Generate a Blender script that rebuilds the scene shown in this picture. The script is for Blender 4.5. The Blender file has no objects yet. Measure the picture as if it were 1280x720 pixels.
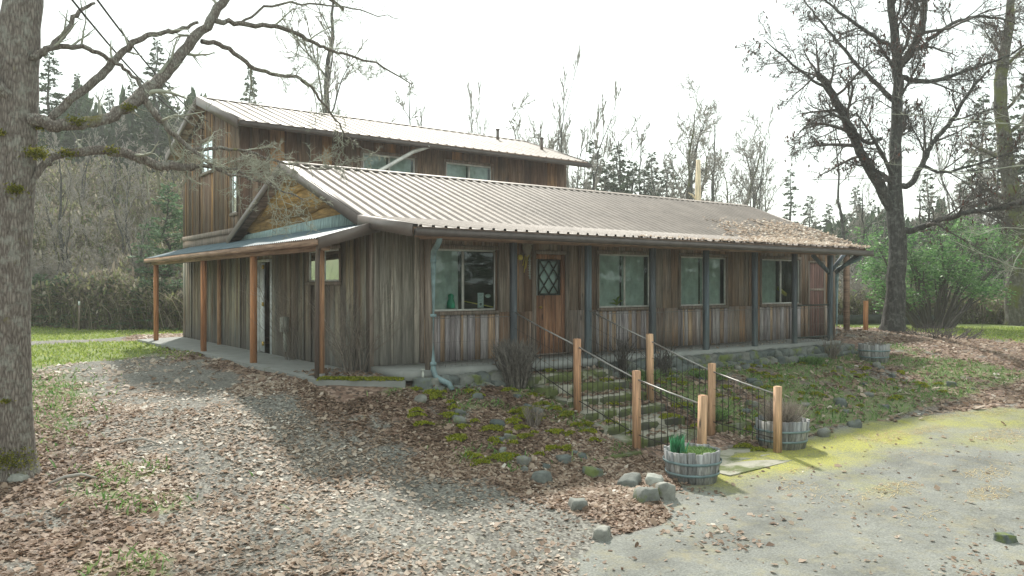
SKY, SUN, EXPO, HAZE = .1, 1.7, 2.02, .0010
CL = 3.5
import bpy, math, random
import numpy as np
from mathutils import Vector

R = math.radians
C = bpy.context.scene.collection
rnd = random.Random(7)
NP = np.random.RandomState(11)

# ------------------------------------------------------------------ camera
EYE = 1.42                      # the eye stands 1.42 m above the porch floor (z = 0)
YAW = 53.5
AX = (math.cos(R(YAW)), math.sin(R(YAW)))
RX = (math.sin(R(YAW)), -math.cos(R(YAW)))
cam = bpy.data.cameras.new("camera"); camo = bpy.data.objects.new("camera", cam); C.objects.link(camo)
camo.location = (0, 0, EYE); camo.rotation_euler = (R(90), 0, R(YAW - 90))
cam.sensor_width = 36; cam.lens = 28.125; cam.shift_y = -3 / 1280; cam.clip_end = 2000; cam.clip_start = 0.05
bpy.context.scene.camera = camo

def at(px, py, d):
    """world point seen in direction (px, py) at depth d metres"""
    u = (px - 640) / 1000 * d
    return Vector((AX[0] * d + RX[0] * u, AX[1] * d + RX[1] * u, EYE + (357 - py) / 1000 * d))

def ud(x, y):
    d = x * AX[0] + y * AX[1]
    return (x * RX[0] + y * RX[1]) / np.maximum(d, 1e-6), d

# ------------------------------------------------------------------ noise on arrays
def vnoise(x, y, scale, seed=0):
    x = np.asarray(x, float) / scale; y = np.asarray(y, float) / scale
    xi = np.floor(x).astype(int); yi = np.floor(y).astype(int)
    fx = x - xi; fy = y - yi
    fx = fx * fx * (3 - 2 * fx); fy = fy * fy * (3 - 2 * fy)
    def h(a, b):
        n = (a * 374761393 + b * 668265263 + seed * 974634777) & 0x7fffffff
        n = ((n ^ (n >> 13)) * 1274126177) & 0x7fffffff
        return ((n ^ (n >> 16)) & 0xffff) / 65535.0
    return (h(xi, yi) * (1 - fx) + h(xi + 1, yi) * fx) * (1 - fy) + (h(xi, yi + 1) * (1 - fx) + h(xi + 1, yi + 1) * fx) * fy

def sstep(a, b, x):
    t = np.clip((np.asarray(x, float) - a) / (b - a), 0, 1)
    return t * t * (3 - 2 * t)

# ------------------------------------------------------------------ geometry collector
class Geo:
    def __init__(s):
        s.V = []; s.F = []; s.c = []; s.n = 0
    def add(s, V, F, c=0.5):
        V = np.asarray(V, float).reshape(-1, 3); F = np.asarray(F, int)
        s.V.append(V); s.F.append(F + s.n); s.n += len(V)
        s.c.append(np.full(len(V), c) if np.isscalar(c) else np.asarray(c, float))
    BOXF = [[0, 3, 2, 1], [4, 5, 6, 7], [0, 1, 5, 4], [1, 2, 6, 5], [2, 3, 7, 6], [3, 0, 4, 7]]
    def hexa(s, P8, c=0.5):
        s.add(P8, s.BOXF, c)
    def box(s, x0, x1, y0, y1, z0, z1, c=0.5):
        s.hexa([(x0, y0, z0), (x1, y0, z0), (x1, y1, z0), (x0, y1, z0), (x0, y0, z1), (x1, y0, z1), (x1, y1, z1), (x0, y1, z1)], c)
    def bar(s, a, b, w, h, c=0.5, up=(0, 0, 1)):
        a = Vector(a); b = Vector(b); t = (b - a).normalized(); upv = Vector(up)
        if abs(t.dot(upv)) > 0.95: upv = Vector((1, 0, 0))
        side = t.cross(upv).normalized() * (w / 2); u2 = side.normalized().cross(t).normalized() * (h / 2)
        P = []
        for p in (a, b):
            P += [p - side - u2, p + side - u2, p + side + u2, p - side + u2]
        s.add([tuple(q) for q in P], s.BOXF, c)
    def tube(s, pts, rad, sides=6, c=0.5, cap=True):
        P = np.array([tuple(p) for p in pts], float); n = len(P)
        rad = np.full(n, rad) if np.isscalar(rad) else np.asarray(rad, float)
        T = np.empty_like(P); T[1:-1] = P[2:] - P[:-2]; T[0] = P[1] - P[0]; T[-1] = P[-1] - P[-2]
        T /= np.maximum(np.linalg.norm(T, axis=1, keepdims=True), 1e-9)
        ref = np.array([0, 0, 1.0]) if abs(T[:, 2]).mean() < 0.8 else np.array([1.0, 0.13, 0])
        A = np.cross(T, ref); A /= np.maximum(np.linalg.norm(A, axis=1, keepdims=True), 1e-9)
        B = np.cross(T, A)
        ang = np.arange(sides) / sides * 2 * math.pi
        V = P[:, None] + rad[:, None, None] * (A[:, None] * np.cos(ang)[None, :, None] + B[:, None] * np.sin(ang)[None, :, None])
        i = np.arange(n - 1)[:, None] * sides; j = np.arange(sides)[None]; k = (j + 1) % sides
        F = np.stack([i + j, i + k, i + sides + k, i + sides + j], -1).reshape(-1, 4)
        s.add(V.reshape(-1, 3), F, c)
        if cap and sides in (4, 6, 8, 10, 12):
            for o, flip in ((0, 1), ((n - 1) * sides, 0)):
                q = [[o, o + a, o + a + 1, o + a + 2] for a in range(1, sides - 2, 2)]
                if flip: q = [w[::-1] for w in q]
                s.F.append(np.array(q) + s.n - len(P) * sides)
    def prism(s, poly, z0, z1, c=0.5):
        """vertical prism over a convex xy polygon"""
        n = len(poly); V = [(x, y, z0) for x, y in poly] + [(x, y, z1) for x, y in poly]
        F = [[i, (i + 1) % n, n + (i + 1) % n, n + i] for i in range(n)]
        s.add(V, F, c)
        cx = sum(p[0] for p in poly) / n; cy = sum(p[1] for p in poly) / n
        for z, r in ((z1, 1), (z0, -1)):
            VV = [(cx, cy, z)] + [(x, y, z) for x, y in poly]
            s.add(VV, [[0, 1 + i, 1 + (i + 1) % n, 1 + (i + 1) % n][::1] for i in range(n)], c)
    def build(s, name, mat, parent=None, smooth=False, label=None):
        V = np.concatenate(s.V); F = np.concatenate(s.F); c = np.concatenate(s.c)
        off = Vector((0, 0, 0)); p = parent
        while p is not None:
            off += p.location; p = p.parent
        V = V - np.array(off)
        tri = F[:, 2] == F[:, 3]
        me = bpy.data.meshes.new(name)
        Q = F[~tri]; T3 = F[tri][:, :3]
        me.vertices.add(len(V)); me.vertices.foreach_set("co", V.astype(np.float32).ravel())
        nl = len(Q) * 4 + len(T3) * 3
        me.loops.add(nl); me.loops.foreach_set("vertex_index", np.concatenate([Q.ravel(), T3.ravel()]).astype(np.int32))
        me.polygons.add(len(Q) + len(T3))
        st = np.concatenate([np.arange(len(Q)) * 4, len(Q) * 4 + np.arange(len(T3)) * 3]).astype(np.int32)
        me.polygons.foreach_set("loop_start", st)
        me.update(calc_edges=True)
        if smooth: me.polygons.foreach_set("use_smooth", np.ones(len(me.polygons), bool))
        a = me.attributes.new("rnd", 'FLOAT', 'POINT'); a.data.foreach_set("value", c.astype(np.float32))
        me.materials.append(mat)
        o = bpy.data.objects.new(name, me); C.objects.link(o)
        if parent is not None: o.parent = parent
        if label: o["label"] = label
        return o

def thing(name, label, cat, loc=(0, 0, 0), group=None):
    o = bpy.data.objects.new(name, None); C.objects.link(o); o.location = loc; o.empty_display_size = .2
    o["label"] = label; o["category"] = cat
    if group: o["group"] = group
    return o
def tag(o, label=None, cat=None, group=None, kind=None):
    if label: o["label"] = label
    if cat: o["category"] = cat
    if group: o["group"] = group
    if kind: o["kind"] = kind
    return o

# ------------------------------------------------------------------ materials
class NT:
    def __init__(s, name):
        s.m = bpy.data.materials.new(name); s.m.use_nodes = True; s.t = s.m.node_tree; s.N = s.t.nodes; s.L = s.t.links
        s.b = s.N["Principled BSDF"]
    def n(s, typ, **kw):
        o = s.N.new(typ)
        for k, v in kw.items():
            if k == 'ins':
                for kk, vv in v.items():
                    if hasattr(vv, 'is_linked') or isinstance(vv, bpy.types.NodeSocket): s.L.new(vv, o.inputs[kk])
                    else: o.inputs[kk].default_value = vv
            else: setattr(o, k, v)
        return o
    def ramp(s, fac, stops, interp='LINEAR'):
        r = s.N.new('ShaderNodeValToRGB'); r.color_ramp.interpolation = interp
        e = r.color_ramp.elements
        while len(e) < len(stops): e.new(0.5)
        for el, (p, c) in zip(e, stops): el.position = p; el.color = (*c, 1) if len(c) == 3 else c
        s.L.new(fac, r.inputs[0]); return r.outputs[0]
    def rndattr(s):
        return s.n('ShaderNodeAttribute', attribute_name='rnd').outputs['Fac']
    def coords(s, scale=(1, 1, 1)):
        tc = s.n('ShaderNodeTexCoord'); mp = s.n('ShaderNodeMapping', ins={'Vector': tc.outputs['Object'], 'Scale': scale})
        return mp.outputs[0]
    def noise(s, vec, scale, detail=4, rough=.55, w=None):
        return s.n('ShaderNodeTexNoise', ins={'Vector': vec, 'Scale': scale, 'Detail': detail, 'Roughness': rough}).outputs[0]
    def mix(s, fac, a, b, typ='MIX'):
        m = s.n('ShaderNodeMix', data_type='RGBA', blend_type=typ)
        for i, v in ((0, fac), (6, a), (7, b)):
            if isinstance(v, bpy.types.NodeSocket): s.L.new(v, m.inputs[i])
            else: m.inputs[i].default_value = v if i == 0 else (*v, 1)
        return m.outputs[2]
    def math(s, op, a, b=0.0):
        m = s.n('ShaderNodeMath', operation=op)
        for i, v in ((0, a), (1, b)):
            if isinstance(v, bpy.types.NodeSocket): s.L.new(v, m.inputs[i])
            else: m.inputs[i].default_value = v
        return m.outputs[0]
    def bump(s, h, strength=.4, dist=.01):
        b = s.n('ShaderNodeBump', ins={'Strength': strength, 'Distance': dist, 'Height': h}); s.L.new(b.outputs[0], s.b.inputs['Normal'])
    def out(s, col=None, rough=None, **kw):
        if col is not None:
            if isinstance(col, bpy.types.NodeSocket): s.L.new(col, s.b.inputs['Base Color'])
            else: s.b.inputs['Base Color'].default_value = (*col, 1)
        if rough is not None:
            if isinstance(rough, bpy.types.NodeSocket): s.L.new(rough, s.b.inputs['Roughness'])
            else: s.b.inputs['Roughness'].default_value = rough
        for k, v in kw.items(): s.b.inputs[k.replace('_', ' ')].default_value = v
        return s.m

def wood(name, stops, grain=(30, 30, 1.6), dark=.45, knots=True, foot=None, rough=.85, bright=1.75, sat=1.16):
    t = NT(name); r = t.rndattr(); rb_ = t.noise(t.coords((1.6, 1.6, .45)), 1.0, 5, .6)
    base = t.ramp(t.math('ADD', t.math('MULTIPLY', r, .84), t.math('MULTIPLY', t.math('SUBTRACT', rb_, .36), .6)), stops)
    v = t.coords(grain)
    comb = t.n('ShaderNodeVectorMath', operation='ADD', ins={0: v})
    sc = t.math('MULTIPLY', r, 37.0); cx = t.n('ShaderNodeCombineXYZ', ins={0: sc, 2: sc}); t.L.new(cx.outputs[0], comb.inputs[1])
    g = t.noise(comb.outputs[0], 1.0, 6, .65)
    gr = t.ramp(g, [(.3, (1 - dark - .12,) * 3), (.48, (.82,) * 3), (.7, (1.45,) * 3)])
    col = t.mix(1.0, t.mix(1.0, base, (bright,) * 3, 'MULTIPLY'), gr, 'MULTIPLY')
    big = t.noise(t.coords((2.5, 2.5, .7)), 1.0, 4, .6)
    col = t.mix(t.math('MULTIPLY', t.ramp(big, [(.45, (0, 0, 0)), (.7, (1, 1, 1))]), .45), col, t.mix(1.0, col, (.55, .56, .58), 'MULTIPLY'))
    if foot:   # rain-splashed, silvered foot of the boards with a ragged upper edge
        tc = t.n('ShaderNodeTexCoord'); sp = t.n('ShaderNodeSeparateXYZ', ins={0: tc.outputs['Object']})
        h = t.math('ADD', sp.outputs[2], t.math('MULTIPLY', g, .7))
        f = t.ramp(h, [(.35, (1, 1, 1)), (1.0, (0, 0, 0))])
        col = t.mix(t.math('MULTIPLY', f, .55), col, foot)
    if knots:
        kn = t.n('ShaderNodeTexVoronoi', ins={'Vector': t.coords((5, 5, 1.1)), 'Scale': 1.0}).outputs['Distance']
        col = t.mix(t.ramp(kn, [(.05, (1, 1, 1)), (.1, (0, 0, 0))]), col, (.05, .035, .03))
    hs = t.n('ShaderNodeHueSaturation', ins={'Saturation': sat, 'Color': col}); col = hs.outputs[0]
    t.bump(g, .5, .006)
    return t.out(col, rough)

def plain(name, col, rough=.6, metallic=0.0, var=.25, scale=6.0, spec=.5):
    t = NT(name); n = t.noise(t.coords(), scale, 5, .6)
    c = t.mix(t.ramp(n, [(.3, (0, 0, 0)), (.7, (1, 1, 1))]), tuple(x * (1 - var) for x in col), tuple(min(1, x * (1 + var)) for x in col))
    t.bump(n, .15, .003)
    t.b.inputs['Specular IOR Level'].default_value = spec
    return t.out(c, rough, Metallic=metallic)

M = {}
M['front'] = wood('weathered_front_boards', [(0, (.08, .052, .04)), (.2, (.17, .12, .09)), (.4, (.19, .165, .145)), (.55, (.11, .08, .065)), (.7, (.23, .15, .10)), (.85, (.16, .14, .13)), (1, (.27, .20, .15))])
M['front_low'] = wood('silvered_low_boards', [(0, (.12, .10, .095)), (.3, (.24, .22, .23)), (.5, (.30, .28, .28)), (.7, (.18, .14, .125)), (.85, (.26, .19, .14)), (1, (.36, .27, .2))], dark=.5)
M['side'] = wood('weathered_side_boards', [(0, (.05, .042, .036)), (.25, (.13, .105, .085)), (.45, (.08, .072, .065)), (.6, (.20, .18, .145)), (.75, (.11, .08, .06)), (.88, (.16, .16, .145)), (1, (.27, .23, .17))], foot=(.24, .235, .23))
M['corner'] = wood('pale_corner_boards', [(0, (.17, .16, .14)), (.5, (.24, .225, .20)), (1, (.30, .27, .235))], foot=(.31, .30, .29))
M['upper'] = wood('upper_storey_boards', [(0, (.075, .045, .035)), (.25, (.16, .095, .065)), (.5, (.22, .155, .11)), (.65, (.11, .085, .07)), (.8, (.24, .14, .075)), (1, (.46, .25, .095))], bright=1.3, sat=1.0)
M['bark'] = wood('live_edge_slabs', [(0, (.10, .065, .035)), (.5, (.24, .155, .07)), (1, (.35, .24, .12))], grain=(3, 3, 26), knots=False)
M['door'] = wood('red_brown_door_boards', [(0, (.15, .085, .06)), (.5, (.22, .125, .085)), (1, (.28, .175, .125))])
M['door_far'] = wood('dark_red_door_boards', [(0, (.09, .055, .05)), (1, (.15, .09, .08))])
M['trim'] = wood('grey_brown_trim', [(0, (.12, .10, .085)), (1, (.20, .17, .15))], knots=False)
M['bluetrim'] = wood('blue_grey_trim', [(0, (.12, .17, .175)), (1, (.20, .26, .26))], knots=False)
M['bluepost'] = wood('blue_grey_painted_posts', [(0, (.06, .065, .072)), (.5, (.075, .09, .105)), (1, (.11, .145, .165))], knots=False, foot=(.26, .30, .31))
M['cedar'] = wood('red_cedar_posts', [(0, (.30, .13, .06)), (1, (.42, .21, .10))], dark=.35, bright=1.55, sat=1.0)
M['cedar_pale'] = wood('pale_cedar_posts', [(0, (.33, .16, .075)), (.5, (.42, .22, .115)), (1, (.50, .31, .175))], dark=.42, bright=1.3, sat=.9)
M['beam'] = wood('porch_beam', [(0, (.16, .11, .085)), (1, (.26, .19, .15))], grain=(3, 1.6, 30), knots=False)
M['stave'] = wood('silver_staves', [(0, (.10, .10, .10)), (.5, (.165, .17, .175)), (1, (.24, .235, .225))], dark=.5)
M['snag'] = wood('pale_dead_wood', [(0, (.40, .33, .24)), (1, (.50, .42, .32))])
M['darkboard'] = plain('dark_tarred_timber', (.03, .04, .035), .8)
M['alu'] = plain('white_window_metal', (.62, .63, .60), .45)
M['whitepaint'] = plain('white_door_paint', (.66, .70, .70), .5)
M['gutter'] = plain('dark_brown_gutter', (.075, .06, .055), .45)
M['fascia'] = plain('taupe_metal_trim', (.125, .10, .09), .42, var=.12)
M['pvc'] = plain('blue_green_downspout', (.17, .25, .27), .5, var=.35, scale=9)
M['rod'] = plain('galvanised_rod', (.30, .29, .28), .5, .4)
M['rebar'] = plain('rusty_dark_wire', (.03, .026, .024), .8)
M['wire'] = plain('grey_fence_wire', (.16, .15, .145), .6)
M['hoop'] = plain('blue_green_hoop', (.15, .215, .23), .6)
M['pale_box'] = plain('grey_box_metal', (.42, .44, .40), .5)
M['cable'] = plain('black_cable', (.035, .035, .035), .7)
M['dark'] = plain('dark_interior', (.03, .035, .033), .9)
M['blind'] = plain('grey_green_blind', (.50, .55, .52), .8)
M['paper'] = plain('white_paper', (.72, .78, .78), .7, var=.05)
M['greenplastic'] = plain('green_plastic', (.03, .30, .18), .5)
M['yellow'] = plain('yellow_paint', (.62, .52, .10), .6)
M['skull'] = plain('weathered_bone', (.28, .25, .20), .85)
M['brass'] = plain('brass_hardware', (.50, .36, .10), .35, .9)
M['ink'] = plain('grey_ink', (.12, .14, .15), .7)

def metal_roof(name, c, rough=.34):
    t = NT(name); n = t.noise(t.coords((.6, .6, .6)), 2.0, 5, .65); n2 = t.noise(t.coords((1, 8, 1)), 6, 4)
    col = t.mix(t.ramp(n, [(.35, (0, 0, 0)), (.68, (1, 1, 1))]), tuple(x * .78 for x in c), tuple(x * 1.15 for x in c))
    rr = t.ramp(n2, [(.3, (rough - .08,) * 3), (.7, (rough + .12,) * 3)])
    t.bump(n, .1, .01)
    t.b.inputs['Specular IOR Level'].default_value = .26; return t.out(col, rr, Metallic=.0)
M['roof'] = metal_roof('taupe_ribbed_metal', (.235, .20, .178), .6)
M['roof_side'] = metal_roof('blue_grey_ribbed_metal', (.09, .14, .17), .5)
M['roof_upper'] = metal_roof('pale_ribbed_metal', (.28, .243, .22), .6)

def concrete(name, c, moss=.5):
    t = NT(name); n = t.noise(t.coords(), 3.0, 8, .7); n2 = t.noise(t.coords(), 40, 3, .6)
    col = t.mix(n, tuple(x * .6 for x in c), tuple(min(1, x * 1.35) for x in c))
    m = t.noise(t.coords(), 1.7, 6, .65)
    col = t.mix(t.ramp(m, [(1 - moss, (0, 0, 0)), (min(1, 1.12 - moss), (1, 1, 1))]), col, (.085, .105, .03))
    t.bump(n2, .35, .006)
    return t.out(col, .92)
M['slab'] = concrete('porch_concrete', (.25, .26, .25), .38)
M['steps'] = concrete('mossy_concrete', (.30, .29, .24), .53)
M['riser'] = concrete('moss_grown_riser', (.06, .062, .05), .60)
M['moss_edge'] = concrete('mossy_kerb_concrete', (.15, .15, .12), .62)

def stone_mat():
    t = NT('field_stone'); n = t.noise(t.coords(), 6, 7, .7); r = t.rndattr()
    c = t.ramp(r, [(0, (.08, .10, .10)), (.4, (.14, .155, .145)), (.75, (.20, .20, .18)), (1, (.32, .33, .30))])
    c = t.mix(1, c, t.ramp(n, [(.3, (.55,) * 3), (.7, (1.3,) * 3)]), 'MULTIPLY')
    m = t.noise(t.coords(), 3.5, 5, .6)
    c = t.mix(t.ramp(m, [(.55, (0, 0, 0)), (.66, (1, 1, 1))]), c, (.12, .15, .045))
    t.bump(n, .6, .02); return t.out(c, .9)
M['stone'] = stone_mat()

def glass_mat():
    t = NT('window_glass')
    tr = t.n('ShaderNodeBsdfTransparent', ins={'Color': (.78, .87, .85, 1)}); gl = t.n('ShaderNodeBsdfGlossy', ins={'Color': (.85, .97, 1, 1), 'Roughness': .02})
    wob = t.noise(t.coords(), 1.3, 2); bp = t.n('ShaderNodeBump', ins={'Strength': .12, 'Distance': .03, 'Height': wob}); t.L.new(bp.outputs[0], gl.inputs['Normal'])
    fr = t.n('ShaderNodeFresnel', ins={'IOR': 1.55}); mx = t.n('ShaderNodeMixShader', ins={0: fr.outputs[0], 1: tr.outputs[0], 2: gl.outputs[0]})
    t.L.new(mx.outputs[0], t.N['Material Output'].inputs[0]); return t.m
M['glass'] = glass_mat()

def leafmat(name, stops, rough=.6, trans=.25, spec=.4):
    t = NT(name); c = t.ramp(t.rndattr(), stops)
    t.b.inputs['Specular IOR Level'].default_value = spec
    t.out(c, rough)
    tl = t.n('ShaderNodeBsdfTranslucent'); t.L.new(c, tl.inputs[0])
    mx = t.n('ShaderNodeMixShader', ins={0: trans, 1: t.b.outputs[0], 2: tl.outputs[0]})
    t.L.new(mx.outputs[0], t.N['Material Output'].inputs[0]); return t.m
M['litter'] = leafmat('dry_fallen_leaves', [(0, (.15, .10, .07)), (.2, (.27, .19, .14)), (.4, (.37, .275, .21)), (.6, (.45, .36, .285)), (.8, (.55, .46, .38)), (.93, (.62, .56, .49)), (1, (.72, .68, .61))], .6, .4, .25)
M['oakleaf'] = leafmat('dead_twig_leaves', [(0, (.045, .022, .02)), (.6, (.10, .045, .035)), (1, (.19, .07, .04))], .7, .25)
M['needles'] = leafmat('conifer_needles', [(0, (.028, .048, .026)), (.6, (.05, .085, .045)), (1, (.09, .13, .07))], .7, .25, .2)
M['needles_pale'] = leafmat('young_pine_needles', [(0, (.06, .11, .06)), (.6, (.11, .19, .10)), (1, (.2, .29, .17))], .7, .35, .2)
M['rhodo'] = leafmat('glossy_evergreen_leaves', [(0, (.05, .12, .05)), (.5, (.11, .24, .08)), (1, (.22, .38, .14))], .5, .45)
M['grass'] = leafmat('grass_blades', [(0, (.14, .20, .035)), (.5, (.28, .37, .07)), (1, (.46, .49, .18))], .6, .4, .2)
M['mossy'] = leafmat('moss_tufts', [(0, (.10, .13, .015)), (.5, (.24, .27, .025)), (1, (.38, .38, .05))], .9, .3, .1)
M['trunk_moss'] = leafmat('bark_moss', [(0, (.07, .085, .015)), (.5, (.15, .16, .025)), (1, (.27, .25, .05))], .9, .3, .1)
M['weed'] = leafmat('low_green_weeds', [(0, (.07, .16, .04)), (.5, (.15, .27, .08)), (1, (.28, .36, .15))], .6, .35, .2)
M['daffodil'] = leafmat('young_bulb_leaves', [(0, (.03, .16, .07)), (1, (.08, .30, .15))], .5, .35)
M['straw'] = leafmat('dry_grey_stems', [(0, (.18, .155, .14)), (.6, (.30, .26, .225)), (1, (.42, .38, .33))], .8, .1, .1)
M['pine_straw'] = leafmat('tan_pine_straw', [(0, (.30, .22, .11)), (.6, (.48, .37, .20)), (1, (.62, .52, .32))], .8, .2, .1)
M['undergrowth'] = leafmat('tangled_undergrowth', [(0, (.14, .12, .10)), (.4, (.29, .25, .20)), (.65, (.16, .19, .08)), (.85, (.27, .27, .14)), (1, (.50, .45, .38))], .9, .4, .1)

def barkmat(name, c1, c2, moss, lichen=.35, grain=(9, 9, 1.6), moss_amt=.5):
    t = NT(name); g = t.n('ShaderNodeTexVoronoi', feature='DISTANCE_TO_EDGE', ins={'Vector': t.coords(grain), 'Scale': 1.6}).outputs[0]
    n = t.noise(t.coords(grain), 2.2, 7, .7)
    h = t.math('ADD', t.math('MULTIPLY', g, 1.2), n)
    c = t.ramp(h, [(.35, c1), (.95, c2)])
    ln = t.noise(t.coords(), 7, 5, .7)
    c = t.mix(t.math('MULTIPLY', t.ramp(ln, [(.5, (0, 0, 0)), (.62, (1, 1, 1))]), lichen), c, (.42, .45, .40))
    mn = t.noise(t.coords((1, 1, .8)), 1.6, 6, .7)
    c = t.mix(t.ramp(mn, [(moss_amt, (0, 0, 0)), (moss_amt + .1, (1, 1, 1))]), c, moss)
    t.bump(h, .9, .03); return t.out(c, .95)
M['bark_near'] = barkmat('furrowed_oak_bark', (.06, .045, .038), (.30, .265, .235), (.16, .15, .03), .35, (22, 22, 5), .60)
M['bark_dark'] = barkmat('dark_oak_bark', (.02, .02, .02), (.075, .072, .068), (.06, .07, .03), .2, (7, 7, 1.2), .62)
M['bark_mossy'] = barkmat('moss_grown_bark', (.05, .045, .035), (.12, .11, .09), (.10, .11, .03), .2, (5, 5, 1.2), .48)
M['twig'] = plain('grey_twigs', (.29, .27, .245), .9, var=.35, scale=2)
M['twig_lichen'] = plain('lichened_twigs', (.30, .31, .25), .9, var=.4, scale=3)
M['twig_mid'] = plain('weathered_twigs', (.17, .155, .14), .9, var=.5, scale=14)
M['twig_dark'] = plain('dark_twigs', (.085, .075, .07), .9, var=.3, scale=2)
# ------------------------------------------------------------------ terrain
ANCH = np.array([
 (8.5,7,-1.14),(10.5,7,-1.12),(8,3,-1.2),(12,3,-1.2),(4,3,-1.2),(0,0,-1.25),(16,5,-1.1),(22,4,-1.05),(30,5,-1.0),(12.5,6,-1.12),
 (6.2,11.2,-.30),(8.2,11.3,-.30),(12,11.3,-.36),(15,11.3,-.34),(18.9,11.3,-.34),(8.4,9.9,-.66),(8.4,8.7,-1.0),(10.8,10,-.64),(11,8.7,-1.02),
 (14,9.7,-.70),(14,8.2,-1.03),(17.5,9,-.80),(6.6,9.6,-.80),(7,8.2,-1.0),(5.7,8.5,-.98),(5.4,9.8,-.86),(6.8,6.6,-1.12),(5.6,11.0,-.42),
 (5.1,12.3,-.24),(5.0,15.9,-.19),(5.0,19.4,-.19),(5.0,24,-.22),(3.8,12.4,-.40),(3.6,16,-.33),(3.5,20,-.28),(2,14,-.5),(.9,10.9,-.80),(4,11,-.58),
 (3,8,-1.0),(0,20,-.38),(-5,25,-.35),(5,30,-.3),(-8,12,-.75),(2,5,-1.18),(8,26,-.25),(10,34,-.3),(0,34,-.35),(-12,24,-.4),
 (23.9,14.3,.0),(21,11.8,-.15),(25.4,13.5,-.03),(28,12.3,-.30),(19,10.6,-.42),(22,9.6,-.45),(26,9.3,-.62),(31,12,-.40),(23,17,-.02),(28,18,-.25),
 (22,25,-.15),(30,25,-.3),(13,17,-.2),(10,20,-.2),(18,20,-.2),(36,12,-.4),(36,20,-.35),(24,30,-.3),(35,0,-.9),(20,-8,-1.1),(0,-12,-1.3),(-14,2,-1.1),(40,30,-.35),(-25,12,-.8)], float)
def _phi(r2): return 0.5 * r2 * np.log(np.maximum(r2, 1e-9))
def _tps():
    n = len(ANCH); X = ANCH[:, :2] / 10; K = _phi(((X[:, None] - X[None]) ** 2).sum(-1)) + np.eye(n) * .002
    P = np.hstack([np.ones((n, 1)), X]); A = np.block([[K, P], [P.T, np.zeros((3, 3))]])
    w = np.linalg.solve(A, np.concatenate([ANCH[:, 2], np.zeros(3)])); return X, w
_TX, _TW = _tps()
def gz(x, y, fine=True):
    x = np.atleast_1d(np.asarray(x, float)); y = np.atleast_1d(np.asarray(y, float)); sh = x.shape
    x = x.ravel(); y = y.ravel(); z = np.empty_like(x)
    for a in range(0, len(x), 20000):
        q = np.stack([x[a:a + 20000], y[a:a + 20000]], 1) / 10
        z[a:a + 20000] = _phi(((q[:, None] - _TX[None]) ** 2).sum(-1)) @ _TW[:-3] + _TW[-3] + q @ _TW[-2:]
    r = np.hypot(x - 12, y - 11)
    w = sstep(26, 42, r); z = z * (1 - w) + (-.4) * w
    z = np.clip(z, -1.5, .3)
    t, d = ud(x, y)
    # wooded bank that climbs behind the drive, left of the house
    hill = sstep(33, 62, np.hypot(x, y)) * sstep(-.16, -.42, np.where(d > 1, t, -2 * np.sign(RX[0] * -x + .001))) * (y > 5)
    z = z + hill * 8.5
    z = z + 3.0 * sstep(60, 160, r) * (1 - .6 * hill)
    if fine:
        m = 1 - pave(x, y)
        z = z + m * (.07 * (vnoise(x, y, 1.3, 3) - .5) + .04 * (vnoise(x, y, .45, 5) - .5)) * (1 - .6 * sstep(20, 40, r))
    return z.reshape(sh)
def g1(x, y): return float(gz(x, y)[0])

def pave(x, y):
    e = np.interp(x, [-10, 0, 4.3, 6.7, 8.1, 9, 14, 17, 18, 22, 60], [3.6, 4.6, 5.5, 6.15, 7.15, 7.65, 7.8, 7.1, 6.3, 6, 6])
    e = e + .35 * (vnoise(x, y, .9, 21) - .5) * sstep(9, 5, x) * 3 + .25 * (vnoise(x, y, .5, 22) - .5)
    return sstep(.12, -.12, y - e)
def leafy(x, y):
    """how much dead-leaf litter lies here, 0..1"""
    n = vnoise(x, y, 1.1, 31); n2 = vnoise(x, y, .35, 32)
    gx = np.interp(y, [5, 6.8, 9.6, 12.7, 21, 26], [5.9, 5.7, 5.35, 4.5, 5.1, 5.3])      # house side of the gravel
    gl = np.interp(y, [5, 7, 12, 18, 24], [2.6, 2.5, 2.5, 2.2, 1.2])                      # tree side
    band = np.maximum(sstep(gx - .5, gx + .3, x + (n - .5) * 1.0), sstep(gl + .5, gl - .5, x + (n - .5) * 1.6) * .62)
    inside = .10 + .22 * sstep(.55, .75, n)
    L = np.maximum(band, inside)
    L = L * (1 - .80 * sstep(20, 24, y) * (x < 5.2))
    p = pave(x, y)
    L = np.where(p > .5, .014 - .006 * sstep(8, 11, x) + .12 * sstep(.66, .85, n) * sstep(9.5, 6, x) + .25 * sstep(-1.0, .2, y - 7.3) * sstep(8.4, 7.5, x), L)
    L = np.where((x > 10.9) & (p < .5), .42 + .35 * sstep(.4, .7, n), L)
    L = np.where((x > 19) & (y < 12.5) & (p < .5), .8, L)
    lawn = lawn_f(x, y); L = L * (1 - .93 * lawn)
    n3 = vnoise(x, y, .18, 33)
    L = L * (.35 + .65 * sstep(.22, .5, n2 * .6 + n3 * .4 + .18 * n)) * (.8 + .4 * n3)
    L = np.where((p < .5) & (x > 5.6) & (y < 11.6), L * (1 - .35 * weedy(x, y)), L)
    return np.clip(L, 0, 1)
def lawn_f(x, y):
    n = vnoise(x, y, 1.6, 41)
    a = sstep(19, 21.5, y + (n - .5) * 3) * (x < 5.6) * (1 - sstep(26.0, 26.6, y) * sstep(29.2, 28.6, y))
    a2 = sstep(18.5, 20, y) * sstep(4.3, 3.4, x) * 0
    t, d = ud(x, y)
    b = sstep(26.0, 28.5, d + (n - .5) * 1.5 + (t - .45) * 2) * (t > .30)
    c = (y > 30) * (t < .5) * 1.0
    return np.clip(np.maximum(np.maximum(a, b), c), 0, 1)
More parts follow.
